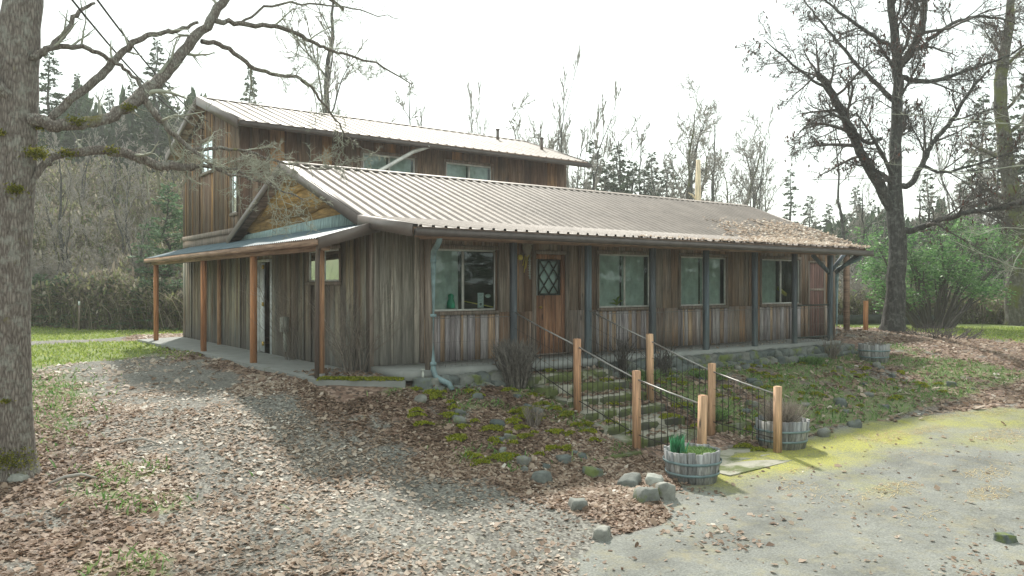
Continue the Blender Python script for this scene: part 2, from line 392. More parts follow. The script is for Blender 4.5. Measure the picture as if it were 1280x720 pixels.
def mossy(x, y):
    n = vnoise(x, y, .8, 51); n2 = vnoise(x, y, .25, 52)
    e = np.interp(x, [7, 8.1, 9, 14, 17, 18], [6.4, 7.15, 7.5, 7.7, 7.1, 6.3])
    dd = e - y + (n - .5) * 1.1
    m = 1.25 * sstep(-.4, .0, dd) * sstep(1.7, .5, dd) * sstep(7.6, 8.6, x) * (.45 + .55 * sstep(16, 12, x))
    m2 = sstep(.5, .85, vnoise(x, y, 1.4, 55)) * .45 * sstep(8, 10, x)
    return np.clip(np.maximum(m, m2) * (.45 + .9 * n2), 0, 1) * pave(x, y)
def weedy(x, y):
    n = vnoise(x, y, .7, 61); t, d = ud(x, y)
    n5 = vnoise(x, y, .3, 63)
    bank = ((x > 10.9) & (y > 7.9) & (y < 11.5) & (x < 21.5)) * sstep(.30, .52, n * .6 + n5 * .4)
    bank2 = ((x > 5.6) & (x < 8.6) & (y > 8.3) & (y < 11.5)) * sstep(.42, .6, n * .5 + n5 * .5) * .75
    px = 640 + 1000 * t
    fore = sstep(.55, .72, n) * np.exp(-((px - 170) / 70) ** 2) * (d < 9.8)
    side = np.exp(-((px - 65) / 45) ** 2) * np.exp(-((d - 13.5) / 2.6) ** 2)
    return np.clip(np.maximum(np.maximum(bank, bank2), np.maximum(fore, side)), 0, 1) * (1 - pave(x, y))

def axis_steps(lo, hi, fine_lo, fine_hi, step, grow=1.22):
    a = list(np.arange(fine_lo, fine_hi + 1e-6, step)); s = step; v = fine_hi
    while v < hi: s = min(s * grow, 40); v += s; a.append(v)
    s = step; v = fine_lo; b = []
    while v > lo: s = min(s * grow, 40); v -= s; b.append(v)
    return np.array(b[::-1] + a)
gx_ = axis_steps(-700, 900, -6, 27, .16); gy_ = axis_steps(-500, 900, 2, 30, .16)
GX, GY = np.meshgrid(gx_, gy_); GZ = gz(GX, GY)
hole = (GX > 6.6) & (GX < 20.6) & (GY > 13.0) & (GY < 25.0); GZ = np.where(hole, np.minimum(GZ, -.25), GZ)
hole = (GX > 5.4) & (GX < 20.6) & (GY > 12.5) & (GY < 24.7); GZ = np.where(hole, np.minimum(GZ, -.3), GZ)
st_ = (GX > 8.65) & (GX < 10.55) & (GY > 8.7) & (GY < 11.7); GZ = np.where(st_, -1.25, GZ)
g = Geo(); nx, ny = len(gx_), len(gy_)
ii = (np.arange(ny - 1)[:, None] * nx + np.arange(nx - 1)[None]).ravel()
g.add(np.stack([GX.ravel(), GY.ravel(), GZ.ravel()], 1), np.stack([ii, ii + 1, ii + nx + 1, ii + nx], 1), .5)

def ground_mat():
    t = NT('ground_cover')
    A = lambda n: t.n('ShaderNodeAttribute', attribute_name=n).outputs['Fac']
    v = t.coords()
    n1 = t.noise(v, 1.2, 8, .7); n2 = t.noise(v, 9, 6, .7); n3 = t.noise(v, 45, 4, .7)
    vor = t.n('ShaderNodeTexVoronoi', ins={'Vector': v, 'Scale': 38.0}); vc = vor.outputs['Color']; vd = vor.outputs['Distance']
    vor2 = t.n('ShaderNodeTexVoronoi', ins={'Vector': v, 'Scale': 17.0, 'Randomness': 1.0})
    bw = t.n('ShaderNodeRGBToBW', ins={0: vc}).outputs[0]; bw2 = t.n('ShaderNodeRGBToBW', ins={0: vor2.outputs['Color']}).outputs[0]
    gravel = t.mix(1, t.ramp(bw, [(.15, (.06, .057, .05)), (.5, (.12, .116, .102)), (.85, (.25, .24, .215))]), t.ramp(n1, [(.3, (.75,) * 3), (.7, (1.2,) * 3)]), 'MULTIPLY')
    duff = t.mix(1, t.ramp(bw2, [(.15, (.055, .035, .025)), (.45, (.15, .09, .065)), (.7, (.22, .145, .11)), (.9, (.34, .25, .2))]), t.ramp(n2, [(.3, (.6,) * 3), (.7, (1.3,) * 3)]), 'MULTIPLY')
    pv = t.mix(1, t.ramp(n3, [(.3, (.105, .11, .10)), (.7, (.235, .24, .22))]), t.ramp(n1, [(.32, (.62,) * 3), (.5, (.95,) * 3), (.7, (1.2,) * 3)]), 'MULTIPLY')
    crk = t.n('ShaderNodeTexVoronoi', feature='DISTANCE_TO_EDGE', ins={'Vector': t.n('ShaderNodeVectorMath', operation='ADD', ins={0: v, 1: t.n('ShaderNodeTexNoise', ins={'Vector': v, 'Scale': 2.0, 'Detail': 6}).outputs[1]}).outputs[0], 'Scale': .33}).outputs[0]
    pv = t.mix(t.math('MULTIPLY', t.ramp(crk, [(.003, (1, 1, 1)), (.010, (0, 0, 0))]), .2), pv, (.06, .06, .04))
    grit = t.n('ShaderNodeTexVoronoi', ins={'Vector': v, 'Scale': 22.0}); pv = t.mix(t.ramp(grit.outputs['Distance'], [(.10, (.5, .5, .5)), (.16, (0, 0, 0))]), pv, (.09, .08, .06))
    st = t.ramp(t.noise(v, 2.6, 7, .75), [(.5, (0, 0, 0)), (.68, (1, 1, 1))])
    pv = t.mix(t.math('MULTIPLY', st, .45), pv, (.26, .225, .12))
    grass = t.mix(n2, (.07, .10, .025), (.20, .25, .06))
    moss = t.mix(t.ramp(n3, [(.3, (0, 0, 0)), (.7, (1, 1, 1))]), (.15, .16, .025), (.40, .385, .05))
    def cov(attr, soft=.25):
        s = t.math('ADD', attr, t.math('MULTIPLY', t.math('SUBTRACT', n2, .5), .9))
        return t.ramp(s, [(.5 - soft, (0, 0, 0)), (.5 + soft, (1, 1, 1))])
    c = t.mix(cov(A('leaf')), gravel, duff)
    c = t.mix(cov(A('lawn')), c, grass)
    c = t.mix(cov(A('pave'), .12), c, pv)
    c = t.mix(t.math('MULTIPLY', cov(A('weed'), .35), .8), c, t.mix(n2, (.07, .11, .035), (.19, .21, .07)))
    c = t.mix(t.math('MULTIPLY', cov(A('moss'), .45), t.ramp(n3, [(.32, (.35,) * 3), (.6, (1,) * 3)])), c, moss)
    far = A('far'); c = t.mix(far, c, t.mix(n1, (.055, .07, .03), (.20, .15, .09)))
    h = t.math('ADD', t.math('MULTIPLY', vd, -.6), t.math('MULTIPLY', n3, .5))
    t.bump(h, .55, .012)
    return t.out(c, .95)
ground = g.build('ground', ground_mat(), smooth=True); tag(ground, kind='structure')
xs, ys = GX.ravel(), GY.ravel()
_r = np.hypot(xs - 12, ys - 11)
for nm, arr in (('leaf', leafy(xs, ys)), ('lawn', lawn_f(xs, ys)), ('pave', pave(xs, ys)), ('moss', mossy(xs, ys)), ('weed', weedy(xs, ys)), ('far', sstep(26, 45, _r) * (1 - .0 * xs))):
    a = ground.data.attributes.new(nm, 'FLOAT', 'POINT'); a.data.foreach_set('value', np.asarray(arr, np.float32))

# ------------------------------------------------------------------ scattering
def scatter(n, d0, d1, t0, t1, dens, seed):
    r = np.random.RandomState(seed)
    d = np.sqrt(r.uniform(d0 ** 2, d1 ** 2, n)); t = r.uniform(t0, t1, n)
    x = AX[0] * d + RX[0] * t * d; y = AX[1] * d + RX[1] * t * d
    k = r.uniform(size=n) < dens(x, y); return x[k], y[k], d[k], r

STX0, STX1 = 8.69, 10.49
STEP_Y = [11.55 - .45 * i for i in range(7)]      # front edge of tread i
def blocked(x, y):
    b = (x > 6.2) & (x < 20.9) & (y > 11.5) & (y < 25.3)
    b |= (x > 5.15) & (x < 6.5) & (y > 11.4) & (y < 25.1)
    b |= (x > STX0 - .05) & (x < STX1 + .05) & (y > 7.0) & (y < 11.6)
    for bx, by, br in ((8.2, 7.08, .36), (10.98, 7.65, .4), (19.0, 10.6, .37)): b |= (x - bx) ** 2 + (y - by) ** 2 < br ** 2
    return b

def leaf_mesh(G, x, y, z, size, r, tilt=.28, col=None):
    """curled lobed leaves: 6 points and a folded midrib each"""
    n = len(x)
    if n == 0: return
    P = np.array([(-.5, 0, .0), (-.15, .42, .18), (.22, .30, .10), (.55, 0, .05), (.2, -.33, .14), (-.18, -.40, .10), (0, 0, -.02)])
    V = np.tile(P, (n, 1, 1)) + r.normal(0, .07, (n, 7, 3)) * (1, 1, .8)
    V[:, :, 2] *= r.uniform(-.3, 1.2, (n, 1))
    V *= size[:, None, None]
    a = r.uniform(0, 2 * math.pi, n); tx = r.normal(0, tilt, n); ty = r.normal(0, tilt, n)
    ca, sa = np.cos(a), np.sin(a)
    X = V[..., 0] * ca[:, None] - V[..., 1] * sa[:, None]; Y = V[..., 0] * sa[:, None] + V[..., 1] * ca[:, None]
    Z = V[..., 2] + X * tx[:, None] + Y * ty[:, None]
    Z = Z - Z.min(1, keepdims=True) * .8
    W = np.stack([X + x[:, None], Y + y[:, None], Z + z[:, None]], -1)
    F0 = np.array([[0, 1, 6, 6], [1, 2, 3, 6], [3, 4, 5, 6], [5, 0, 6, 6]][0:4])
    F = (F0[None] + (np.arange(n) * 7)[:, None, None]).reshape(-1, 4)
    c = np.clip(.08 + .5 * vnoise(x, y, .7, 35) + r.normal(0, .22, n) + .26 * sstep(5.3, 4.3, x) * sstep(1.4, 2.6, x), 0, 1) if col is None else col  # bleached leaves over the drive, lightened further as if whitened by sun
    G.add(W.reshape(-1, 3), F, np.repeat(c, 7))

def blades(G, x, y, z, h, w, r, lean=.35, col=None, n_seg=2):
    n = len(x)
    if n == 0: return
    a = r.uniform(0, 2 * math.pi, n); lx = r.normal(0, lean, n) * h; ly = r.normal(0, lean, n) * h
    dx, dy = np.cos(a) * w / 2, np.sin(a) * w / 2
    V = np.empty((n, 5, 3))
    V[:, 0] = np.stack([x - dx, y - dy, z], 1); V[:, 1] = np.stack([x + dx, y + dy, z], 1)
    V[:, 2] = np.stack([x + dx * .8 + lx * .4, y + dy * .8 + ly * .4, z + h * .6], 1); V[:, 3] = np.stack([x - dx * .8 + lx * .4, y - dy * .8 + ly * .4, z + h * .6], 1)
    V[:, 4] = np.stack([x + lx, y + ly, z + h], 1)
    F0 = np.array([[0, 1, 2, 3], [3, 2, 4, 4]]); F = (F0[None] + (np.arange(n) * 5)[:, None, None]).reshape(-1, 4)
    c = r.uniform(0, 1, n) if col is None else col
    G.add(V.reshape(-1, 3), F, np.repeat(c, 5))

# ground litter: near, middle and far rings
G = Geo()
x, y, d, r = scatter(215000, 5.6, 13.5, -.72, .72, lambda x, y: leafy(x, y) * .85, 101)
k = ~blocked(x, y); x, y, d = x[k], y[k], d[k]
leaf_mesh(G, x, y, gz(x, y) + .004, np.clip(r.lognormal(-3.24, .36, len(x)), .018, .10), r)
x, y, d, r = scatter(125000, 13.5, 30, -.72, .72, lambda x, y: leafy(x, y) * .85 * (1 - .35 * sstep(18, 28, np.hypot(x, y))), 102)
k = ~blocked(x, y); x, y, d = x[k], y[k], d[k]
leaf_mesh(G, x, y, gz(x, y) + .004, np.clip(r.lognormal(-2.65, .33, len(x)), .03, .16), r)
print('LEAVES', G.n // 7)
# litter caught on the steps, the walk and the edge of the porch
r = np.random.RandomState(5)
for i in range(7):
    n = [60, 70, 110, 140, 60, 50, 90][i]
    x = STX0 + .05 + 1.7 * r.uniform(size=n) ** (.6 if i % 2 else 1.3); y = STEP_Y[i] - .05 - r.uniform(0, .38, n) ** 1.0
    leaf_mesh(G, x, y, np.full(n, -.16 * (i + 1) + .004), r.uniform(.05, .1, n), r)
n = 420; x = r.uniform(5.35, 6.3, n); y = 11.55 + (x - 5.3) * 0 + r.uniform(0, 1, n) ** 1.5 * 2.2; k = (y > 12.45 - (x - 5.2) * .8)
leaf_mesh(G, x[k], y[k], np.full(k.sum(), -.114), r.uniform(.05, .1, k.sum()), r)
n = 90; leaf_mesh(G, r.uniform(8, 19, n), r.uniform(11.6, 12.7, n), np.full(n, .004), r.uniform(.05, .09, n), r)
tag(G.build('fallen_leaves', M['litter']), kind='stuff')

# lawn grass
G = Geo()
x, y, d, r = scatter(90000, 17, 34, -.72, .72, lambda x, y: lawn_f(x, y) * .9, 111)
k = ~blocked(x, y); x, y = x[k], y[k]
blades(G, x, y, gz(x, y), r.uniform(.03, .075, len(x)), r.uniform(.02, .045, len(x)), r, .6)
tag(G.build('grass', M['grass']), kind='stuff')
# low weeds and grass tufts among the leaves
G = Geo()
x, y, d, r = scatter(150000, 6, 26, -.7, .72, lambda x, y: weedy(x, y) * .5, 112)
k = ~blocked(x, y); x, y = x[k], y[k]
blades(G, x, y, gz(x, y), r.uniform(.03, .11, len(x)), r.uniform(.012, .03, len(x)), r, .8)
tag(G.build('weeds', M['weed']), kind='stuff')
# moss: bright cushions on the bank, the steps and the kerb
G = Geo()
r = np.random.RandomState(77)
spots = []
for i in range(60):
    x0 = r.uniform(5.9, 8.5); y0 = r.uniform(8.6, 11.3); spots.append((x0, y0, g1(x0, y0), r.uniform(.05, .16)))
for i in range(80):
    x0 = r.uniform(10.9, 18.5); y0 = r.uniform(8.2, 11.3); spots.append((x0, y0, g1(x0, y0), r.uniform(.05, .15)))
for (px, py, dd, s) in ((655, 486, 12.6, .22), (640, 500, 12.3, .13), (586, 470, 13.2, .10), (520, 478, 12.9, .10), (850, 470, 14.3, .2), (720, 505, 12.6, .10), (930, 553, 12.6, .16), (948, 560, 12.3, .12), (836, 500, 13.6, .2), (870, 540, 13.4, .10)):
    p = at(px, py, dd); spots.append((p.x, p.y, g1(p.x, p.y), s))
for i in range(1, 7):
    for q in range(1):
        spots.append((r.uniform(STX0 + .1, STX1 - .1), STEP_Y[i - 1] - r.uniform(.05, .40), -.16 * i, r.uniform(.06, .14)))
for q in range(26): spots.append((5.3 + q / 26 * 1.0 + r.uniform(-.03, .03), 12.35 - q / 26 * .85, -.12, r.uniform(.06, .12)))
for (x0, y0, z0, s) in spots:
    n = int(260 * (s / .12) ** 2); a = r.uniform(0, 6.28, n); q = np.sqrt(r.uniform(0, 1, n)) * s * (1 + .35 * np.sin(a * 3 + x0 * 9))
    blades(G, x0 + q * np.cos(a), y0 + q * np.sin(a) * .8, z0 - .01 + .04 * (1 - (q / s / 1.4) ** 2), r.uniform(.015, .04, n), np.full(n, .02), r, .5)
tag(G.build('moss', M['mossy']), kind='stuff')

# tan pine straw blown over the pavement
G = Geo(); x, y, d, r = scatter(60000, 6.5, 18, -.02, .72, lambda x, y: pave(x, y) * sstep(8.0, 10.5, x) * sstep(.56, .74, vnoise(x, y * 2.2, .9, 95)) * .8, 131)
k = ~blocked(x, y); x, y = x[k], y[k]; n = len(x); a = r.normal(.6, .9, n); L = r.uniform(.05, .13, n); z = gz(x, y) + .005
dx, dy = np.cos(a) * L / 2, np.sin(a) * L / 2; wx, wy = -np.sin(a) * .0022, np.cos(a) * .0022
V = np.stack([np.stack([x - dx - wx, y - dy - wy, z], 1), np.stack([x + dx - wx, y + dy - wy, z + .006], 1), np.stack([x + dx + wx, y + dy + wy, z + .006], 1), np.stack([x - dx + wx, y - dy + wy, z], 1)], 1).reshape(-1, 3)
G.add(V, np.arange(n * 4).reshape(-1, 4), np.repeat(r.uniform(0, 1, n), 4)); tag(G.build('pine_straw', M['pine_straw']), kind='stuff')
# ------------------------------------------------------------------ the house
HX, HY = 6.36, 12.79        # near corner
HX2, HY2 = 20.8, 25.2
house = thing('wooden_house', 'long weathered plank house with ribbed metal roofs, a front porch and an upper storey behind', 'house', (HX, HY, 0))

def wall_boards(G, O, T, N, s0, s1, zb, zt, holes=(), wmin=.14, wmax=.28, seed=1, back=.05, gp=.0055):
    """vertical boards along T from s0 to s1; zt may be a function of s; holes = (s0, s1, z0, z1)"""
    r = random.Random(seed); cuts = {s0, s1}
    for h in holes: cuts |= {c for c in h[:2] if s0 < c < s1}
    cuts = sorted(cuts); B = []
    for a, b in zip(cuts[:-1], cuts[1:]):
        s = a
        while s < b - 1e-4:
            w = r.uniform(wmin, wmax)
            e = b if s + w > b - wmin * .6 else s + w
            B.append((s, e)); s = e
    f = zt if callable(zt) else (lambda s: zt); fb = zb if callable(zb) else (lambda s: zb)
    def P(s, o, z): return (O[0] + T[0] * s + N[0] * o, O[1] + T[1] * s + N[1] * o, z)
    for a, b in B:
        m = (a + b) / 2; iv = [(None, None)]
        hs = sorted([h for h in holes if h[0] - 1e-4 < m < h[1] + 1e-4], key=lambda h: h[2])
        lo = None; segs = []
        for h in hs: segs.append((lo, h[2])); lo = h[3]
        segs.append((lo, None))
        c = r.random(); pr = r.choice((0, 0, .006, .012)) ; gap = gp
        for z0, z1 in segs:
            za, zc = (fb(a), fb(b)) if z0 is None else (z0, z0)
            zb_, zd = (f(a), f(b)) if z1 is None else (z1, z1)
            if zb_ - za < .02 and zd - zc < .02: continue
            cc = c if r.random() < .6 else r.random()
            A_, B_ = a + gap, b - gap
            G.hexa([P(A_, -back, za), P(B_, -back, zc), P(B_, pr, zc), P(A_, pr, za), P(A_, -back, zb_), P(B_, -back, zd), P(B_, pr, zd), P(A_, pr, zb_)], cc)
            if r.random() < .22:   # a batten over the joint
                G.hexa([P(A_ - .028, pr, za), P(A_ + .022, pr, za), P(A_ + .022, pr + .016, za), P(A_ - .028, pr + .016, za),
                        P(A_ - .028, pr, zb_ - .004), P(A_ + .022, pr, zb_ - .004), P(A_ + .022, pr + .016, zb_ - .004), P(A_ - .028, pr + .016, zb_ - .004)], r.random())

FT, FN = (1, 0), (0, -1)          # front: s runs along +X, outward is -Y
ST, SN = (0, 1), (-1, 0)          # side: s runs along +Y, outward is -X

KY, KZ = 12.69, 2.606             # kink of the front roof
RY, RZ = 16.37, 4.006             # lower ridge
EY, EZ = 10.81, 2.338             # front eave
BY, BZ = 20.05, 2.55              # rear eave of the lower gable
UY, UZ = 22.65, 6.56              # upper ridge
UEY, UEZ = 19.2, 5.38             # upper front eave
UBY, UBZ = 26.1, 5.38
def lower_roof_z(y):
    return np.interp(y, [EY, KY, RY, BY], [EZ, KZ, RZ, BZ])
def upper_roof_z(y):
    return np.interp(y, [UEY, UY, UBY], [UEZ, UZ, UBZ])

# window openings on the front: (x0, x1)
WIN = [(7.54, 9.07), (11.79, 13.36), (14.39, 16.05), (17.48, 19.14)]
WZ0, WZ1 = .94, 2.11
fh = [(a - HX, b - HX, WZ0, WZ1) for a, b in WIN] + [(9.98 - HX, 10.94 - HX, .02, 2.13), (19.55 - HX, 20.35 - HX, .02, 2.1)]
g = Geo(); wall_boards(g, (HX, HY), FT, FN, 0, 7.40 - HX, -.02, 2.5, [], .16, .3, 3)
g.build('wall', M['corner'], house, label='paler boards of the front wall beside its left corner')  # this stretch gets a paler board ramp than the rest
g = Geo(); hs = [(a, b, 0.80 if (z0 > .5) else z0, z1) for a, b, z0, z1 in fh]
# upper band of the front wall
wall_boards(g, (HX, HY), FT, FN, 7.40 - HX, HX2 - HX, .90, 2.5, [(a, b, (z0 if z0 > .5 else .5), z1) for a, b, z0, z1 in fh], .16, .30, 11)
wall_boards(g, (HX, HY), FT, FN, 9.15 - HX, 11.72 - HX, .0, .90, [(9.98 - HX, 10.94 - HX, -.1, 1.0)], .16, .30, 12)
wall_boards(g, (HX, HY), FT, FN, 19.2 - HX, HX2 - HX, .0, .90, [(19.55 - HX, 20.35 - HX, -.1, 1.0)], .16, .30, 13)
wall_boards(g, (HX, HY), FT, FN, 13.42 - HX, 14.33 - HX, .0, .90, [], .16, .30, 14)
wall_boards(g, (HX, HY), FT, FN, 16.12 - HX, 17.42 - HX, .0, .90, [], .16, .30, 15)
g.build('wall', M['front'], house)
for k, (a, b) in enumerate(((7.40, 9.15), (11.72, 13.42), (14.33, 16.12), (17.42, 19.2))):
    g = Geo(); wall_boards(g, (HX, HY), FT, FN, a - HX, b - HX, .0, .90, [], .10, .17, 30 + k, gp=.009)
    g.build('wall', M['front_low'], house, label='narrow silvered boards under a front window')
# side wall (gable end and the two-storey block share this plane)
def side_top(s):
    y = HY + s
    return float(lower_roof_z(y)) - .10 if y < 19.96 else 2.6
DOOR_Y = (17.66, 18.56); SWY = (14.04, 15.55)
g = Geo(); sh = [(DOOR_Y[0] - HY, DOOR_Y[1] - HY, -.1, 2.02), (SWY[0] - HY, SWY[1] - HY, 1.50, 2.12)]
wall_boards(g, (HX, HY), ST, SN, 0.0, HY2 - HY, -.25, lambda s: 2.50, [(a, b, -.25 if z0 < 0 else z0, z1) for a, b, z0, z1 in sh], .14, .27, 21)
g.build('wall', M['side'], house)
# gable triangle: live-edge slabs laid flat, wavy lower edges
g = Geo(); r = random.Random(5); z = 2.72; k = 0
while z < 3.85:
    zt = z + r.uniform(.17, .26)
    def yr(zz):  # span of the gable at height zz
        return HY + max(0, (zz + .12 - 2.60)) / .38 - .0, BY - max(0, zz + .12 - BZ) / .395
    y0, y1 = yr(z); y2, y3 = yr(zt); n = 26
    V = []
    for i in range(n + 1):
        f = i / n; yb = y0 + (y1 - y0) * f; yt = y2 + (y3 - y2) * f
        wv = .045 * math.sin(yb * 1.7 + k * 2.1) + .03 * math.sin(yb * 4.3 + k) + r.uniform(-.008, .008)
        V += [(HX - .045 - .01 * (k % 2), yb, z - .07 + wv), (HX - .012, yt, zt + .04), (HX + .03, yb, z - .07 + wv)]
    F = []
    for i in range(n): F += [[3 * i, 3 * i + 1, 3 * i + 4, 3 * i + 3], [3 * i + 2, 3 * i, 3 * i + 3, 3 * i + 5]]
    g.add(V, F, r.random()); z = zt; k += 1
g.build('gable_cladding', M['bark'], house)
g = Geo(); g.hexa([(HX + .04, HY + .1, 2.5), (HX + .08, HY + .1, 2.5), (HX + .08, BY - .1, 2.5), (HX + .04, BY - .1, 2.5),
                   (HX + .04, RY - .05, 3.9), (HX + .08, RY - .05, 3.9), (HX + .08, RY + .05, 3.9), (HX + .04, RY + .05, 3.9)], .2)
g.build('wall', M['dark'], house)
g = Geo(); g.hexa([(HX - .075, 13.15, 2.50), (HX + .02, 13.15, 2.50), (HX + .02, 19.7, 2.50), (HX - .075, 19.7, 2.50),
                   (HX - .055, 13.45, 2.76), (HX + .02, 13.45, 2.76), (HX + .02, 19.3, 2.64), (HX - .055, 19.3, 2.64)], .6)
g.build('trim_board', M['bluetrim'], house)
# upper storey
UX2 = 16.98; UYF = 19.96
UW = [(9.70, 11.33), (12.36, 14.0)]
g = Geo(); wall_boards(g, (HX, UYF), FT, FN, 0, UX2 - HX, 2.5, UEZ + .05, [(a - HX, b - HX, 4.02, 5.04) for a, b in UW], .2, .42, 41)
g.build('wall', M['upper'], house)
def up_side(s):
    y = UYF + s; return float(upper_roof_z(y)) - .12
SUW = (22.15, 23.25); SUW2 = (20.12, 20.55)
g = Geo(); wall_boards(g, (HX, UYF), ST, SN, 0, UY - UYF, 2.86, up_side, [(SUW[0] - UYF, UY - UYF, 4.55, 5.40), (SUW2[0] - UYF, SUW2[1] - UYF, 3.25, 4.3)], .13, .22, 47)
wall_boards(g, (HX, UYF), ST, SN, UY - UYF, HY2 - UYF, 2.86, up_side, [(UY - UYF, SUW[1] - UYF, 4.55, 5.40)], .13, .22, 48)
g.build('wall', M['upper'], house)
g = Geo(); g.box(HX - .04, HX + .02, UYF + .002, HY2, 2.74, 2.87, .4); g.box(HX - .012, HX + .03, UYF + .002, HY2, 2.5, 2.74, .1)
g.build('trim_board', M['trim'], house)
# plain walls of the sides the street does not see
g = Geo(); wall_boards(g, (HX2, HY), (0, 1), (1, 0), 0, BY - .3 - HY, -.25, lambda s: float(lower_roof_z(HY + s)) - .1, [], .16, .3, 51)
wall_boards(g, (HX, BY - .4), (1, 0), (0, 1), UX2 - HX, HX2 - HX, -.25, 2.45, [], .16, .3, 52)
wall_boards(g, (HX, HY2), (1, 0), (0, 1), .07, UX2 - HX, -.25, UBZ - .05, [], .2, .3, 53)
wall_boards(g, (UX2, UYF), (0, 1), (1, 0), 0, UY - UYF, 0, up_side, [], .2, .3, 54)
wall_boards(g, (UX2, UYF), (0, 1), (1, 0), UY - UYF, HY2 - UYF, 0, up_side, [], .2, .3, 55)
g.build('wall', M['side'], house)
g = Geo(); g.box(HX + .1, HX2 - .1, HY + .15, BY - .6, -.2, -.02); g.box(HX + .1, HX2 - .1, HY + 1.6, HY + 1.66, -.02, 2.45); g.box(HX + .1, HX2 - .1, HY + .06, HY + 1.6, 2.45, 2.49)
g.box(HX + .2, UX2 - .2, UYF + 1.4, UYF + 1.45, 2.6, 5.2); g.build('interior', M['dark'], house)
# corner boards
g = Geo(); g.box(7.36, 7.44, HY - .035, HY - .013, 0, 2.48, .8); g.build('corner_board', M['trim'], house); g = Geo(); g.box(HX - .018, HX + .06, HY - .03, HY - .013, -.1, 2.5, .9)
g.build('corner_board', M['trim'], house); g = Geo(); g.box(HX2 - .05, HX2 + .03, HY - .03, HY + .06, 0, 2.45, .1); g.build('corner_board', M['trim'], house)

# ---- roofs
def ribbed(G, x0, x1, rows, pitch=.23, rib=.034, rw=.03, c=.5):
    """ribbed sheet; rows = [(y, z), ...] from ridge to eave"""
    xs = []; x = x0
    prof = [(x0, 0)]
    x = x0 + pitch * .5
    while x < x1 - rw * 2:
        prof += [(x - rw, 0), (x - rw * .8, rib), (x + rw * .8, rib), (x + rw, 0)]; x += pitch
    prof.append((x1, 0)); n = len(prof)
    V = []
    for (y, z) in rows: V += [(px, y, z + pz) for px, pz in prof]
    F = []
    for k in range(len(rows) - 1):
        for i in range(n - 1): F.append([k * n + i, k * n + n + i, k * n + n + i + 1, k * n + i + 1])
    G.add(V, F, c)
def slab_under(G, x0, x1, rows, th=.07, c=.3, off=-.006):
    for (ya, za), (yb, zb) in zip(rows[:-1], rows[1:]):
        lo, hi = (ya, za), (yb, zb)
        if ya > yb: lo, hi = (yb, zb), (ya, za)
        G.hexa([(x0, lo[0], lo[1] + off - th), (x1, lo[0], lo[1] + off - th), (x1, hi[0], hi[1] + off - th), (x0, hi[0], hi[1] + off - th),
                (x0, lo[0], lo[1] + off), (x1, lo[0], lo[1] + off), (x1, hi[0], hi[1] + off), (x0, hi[0], hi[1] + off)], c)
LX0, LX1, PX1 = 6.10, 21.6, 19.05
g = Geo()
ribbed(g, LX0, LX1, [(RY, RZ), (KY, KZ)]); ribbed(g, LX0, PX1, [(KY + .04, KZ + .012), (EY - .04, EZ - .004)])
ribbed(g, LX0, LX1, [(RY, RZ), (BY, BZ)])
# turned-down edge flashing and ridge cap, same metal
for s in (-1, 1):
    sl = (RZ - KZ) / (RY - KY)
    g.hexa([(LX0, RY, RZ + .03), (LX1, RY, RZ + .03), (LX1, RY + s * .17, RZ + .03 - .17 * sl), (LX0, RY + s * .17, RZ + .03 - .17 * sl),
            (LX0, RY, RZ + .038), (LX1, RY, RZ + .038), (LX1, RY + s * .17, RZ + .038 - .17 * sl), (LX0, RY + s * .17, RZ + .038 - .17 * sl)])
roof = g.build('roof', M['roof'], house)
g = Geo(); slab_under(g, LX0 + .02, LX1 - .02, [(KY, KZ), (RY, RZ)]); slab_under(g, LX0 + .02, LX1 - .02, [(RY, RZ), (BY, BZ)]); slab_under(g, LX0 + .02, PX1 - .02, [(EY, EZ), (KY, KZ)])
g.build('roof_deck', M['beam'], house)
def rake(G, x, pts, h=.2, t=.03, sgn=-1, top=.03):
    for (ya, za), (yb, zb) in zip(pts[:-1], pts[1:]):
        xa, xb = (x - t, x) if sgn < 0 else (x, x + t)
        if ya > yb: ya, za, yb, zb = yb, zb, ya, za
        G.hexa([(xa, ya, za - h + top), (xb, ya, za - h + top), (xb, yb, zb - h + top), (xa, yb, zb - h + top), (xa, ya, za + top), (xb, ya, za + top), (xb, yb, zb + top), (xa, yb, zb + top)])
        G.hexa([(xb - .002, ya, za + top), (xb + .09, ya, za + top), (xb + .09, yb, zb + top), (xb - .002, yb, zb + top), (xb - .002, ya, za + top + .008), (xb + .09, ya, za + top + .008), (xb + .09, yb, zb + top + .008), (xb - .002, yb, zb + top + .008)]) if sgn < 0 else None
g = Geo(); rake(g, LX0, [(EY, EZ), (KY, KZ), (RY, RZ), (BY, BZ)], .19)
rake(g, LX1, [(KY, KZ), (RY, RZ), (BY, BZ)], .17, sgn=1)
g.box(LX0, LX1, BY, BY + .03, BZ - .17, BZ - .01)
g.build('fascia', M['fascia'], house)
g = Geo(); g.box(PX1, LX1, KY - .05, KY - .02, KZ - .19, KZ - .01); g.build('fascia', M['beam'], house); g = Geo(); g.box(LX0 + .05, PX1, EY + .015, EY + .04, EZ - .17, EZ - .03, .2); g.build('fascia', M['beam'], house)
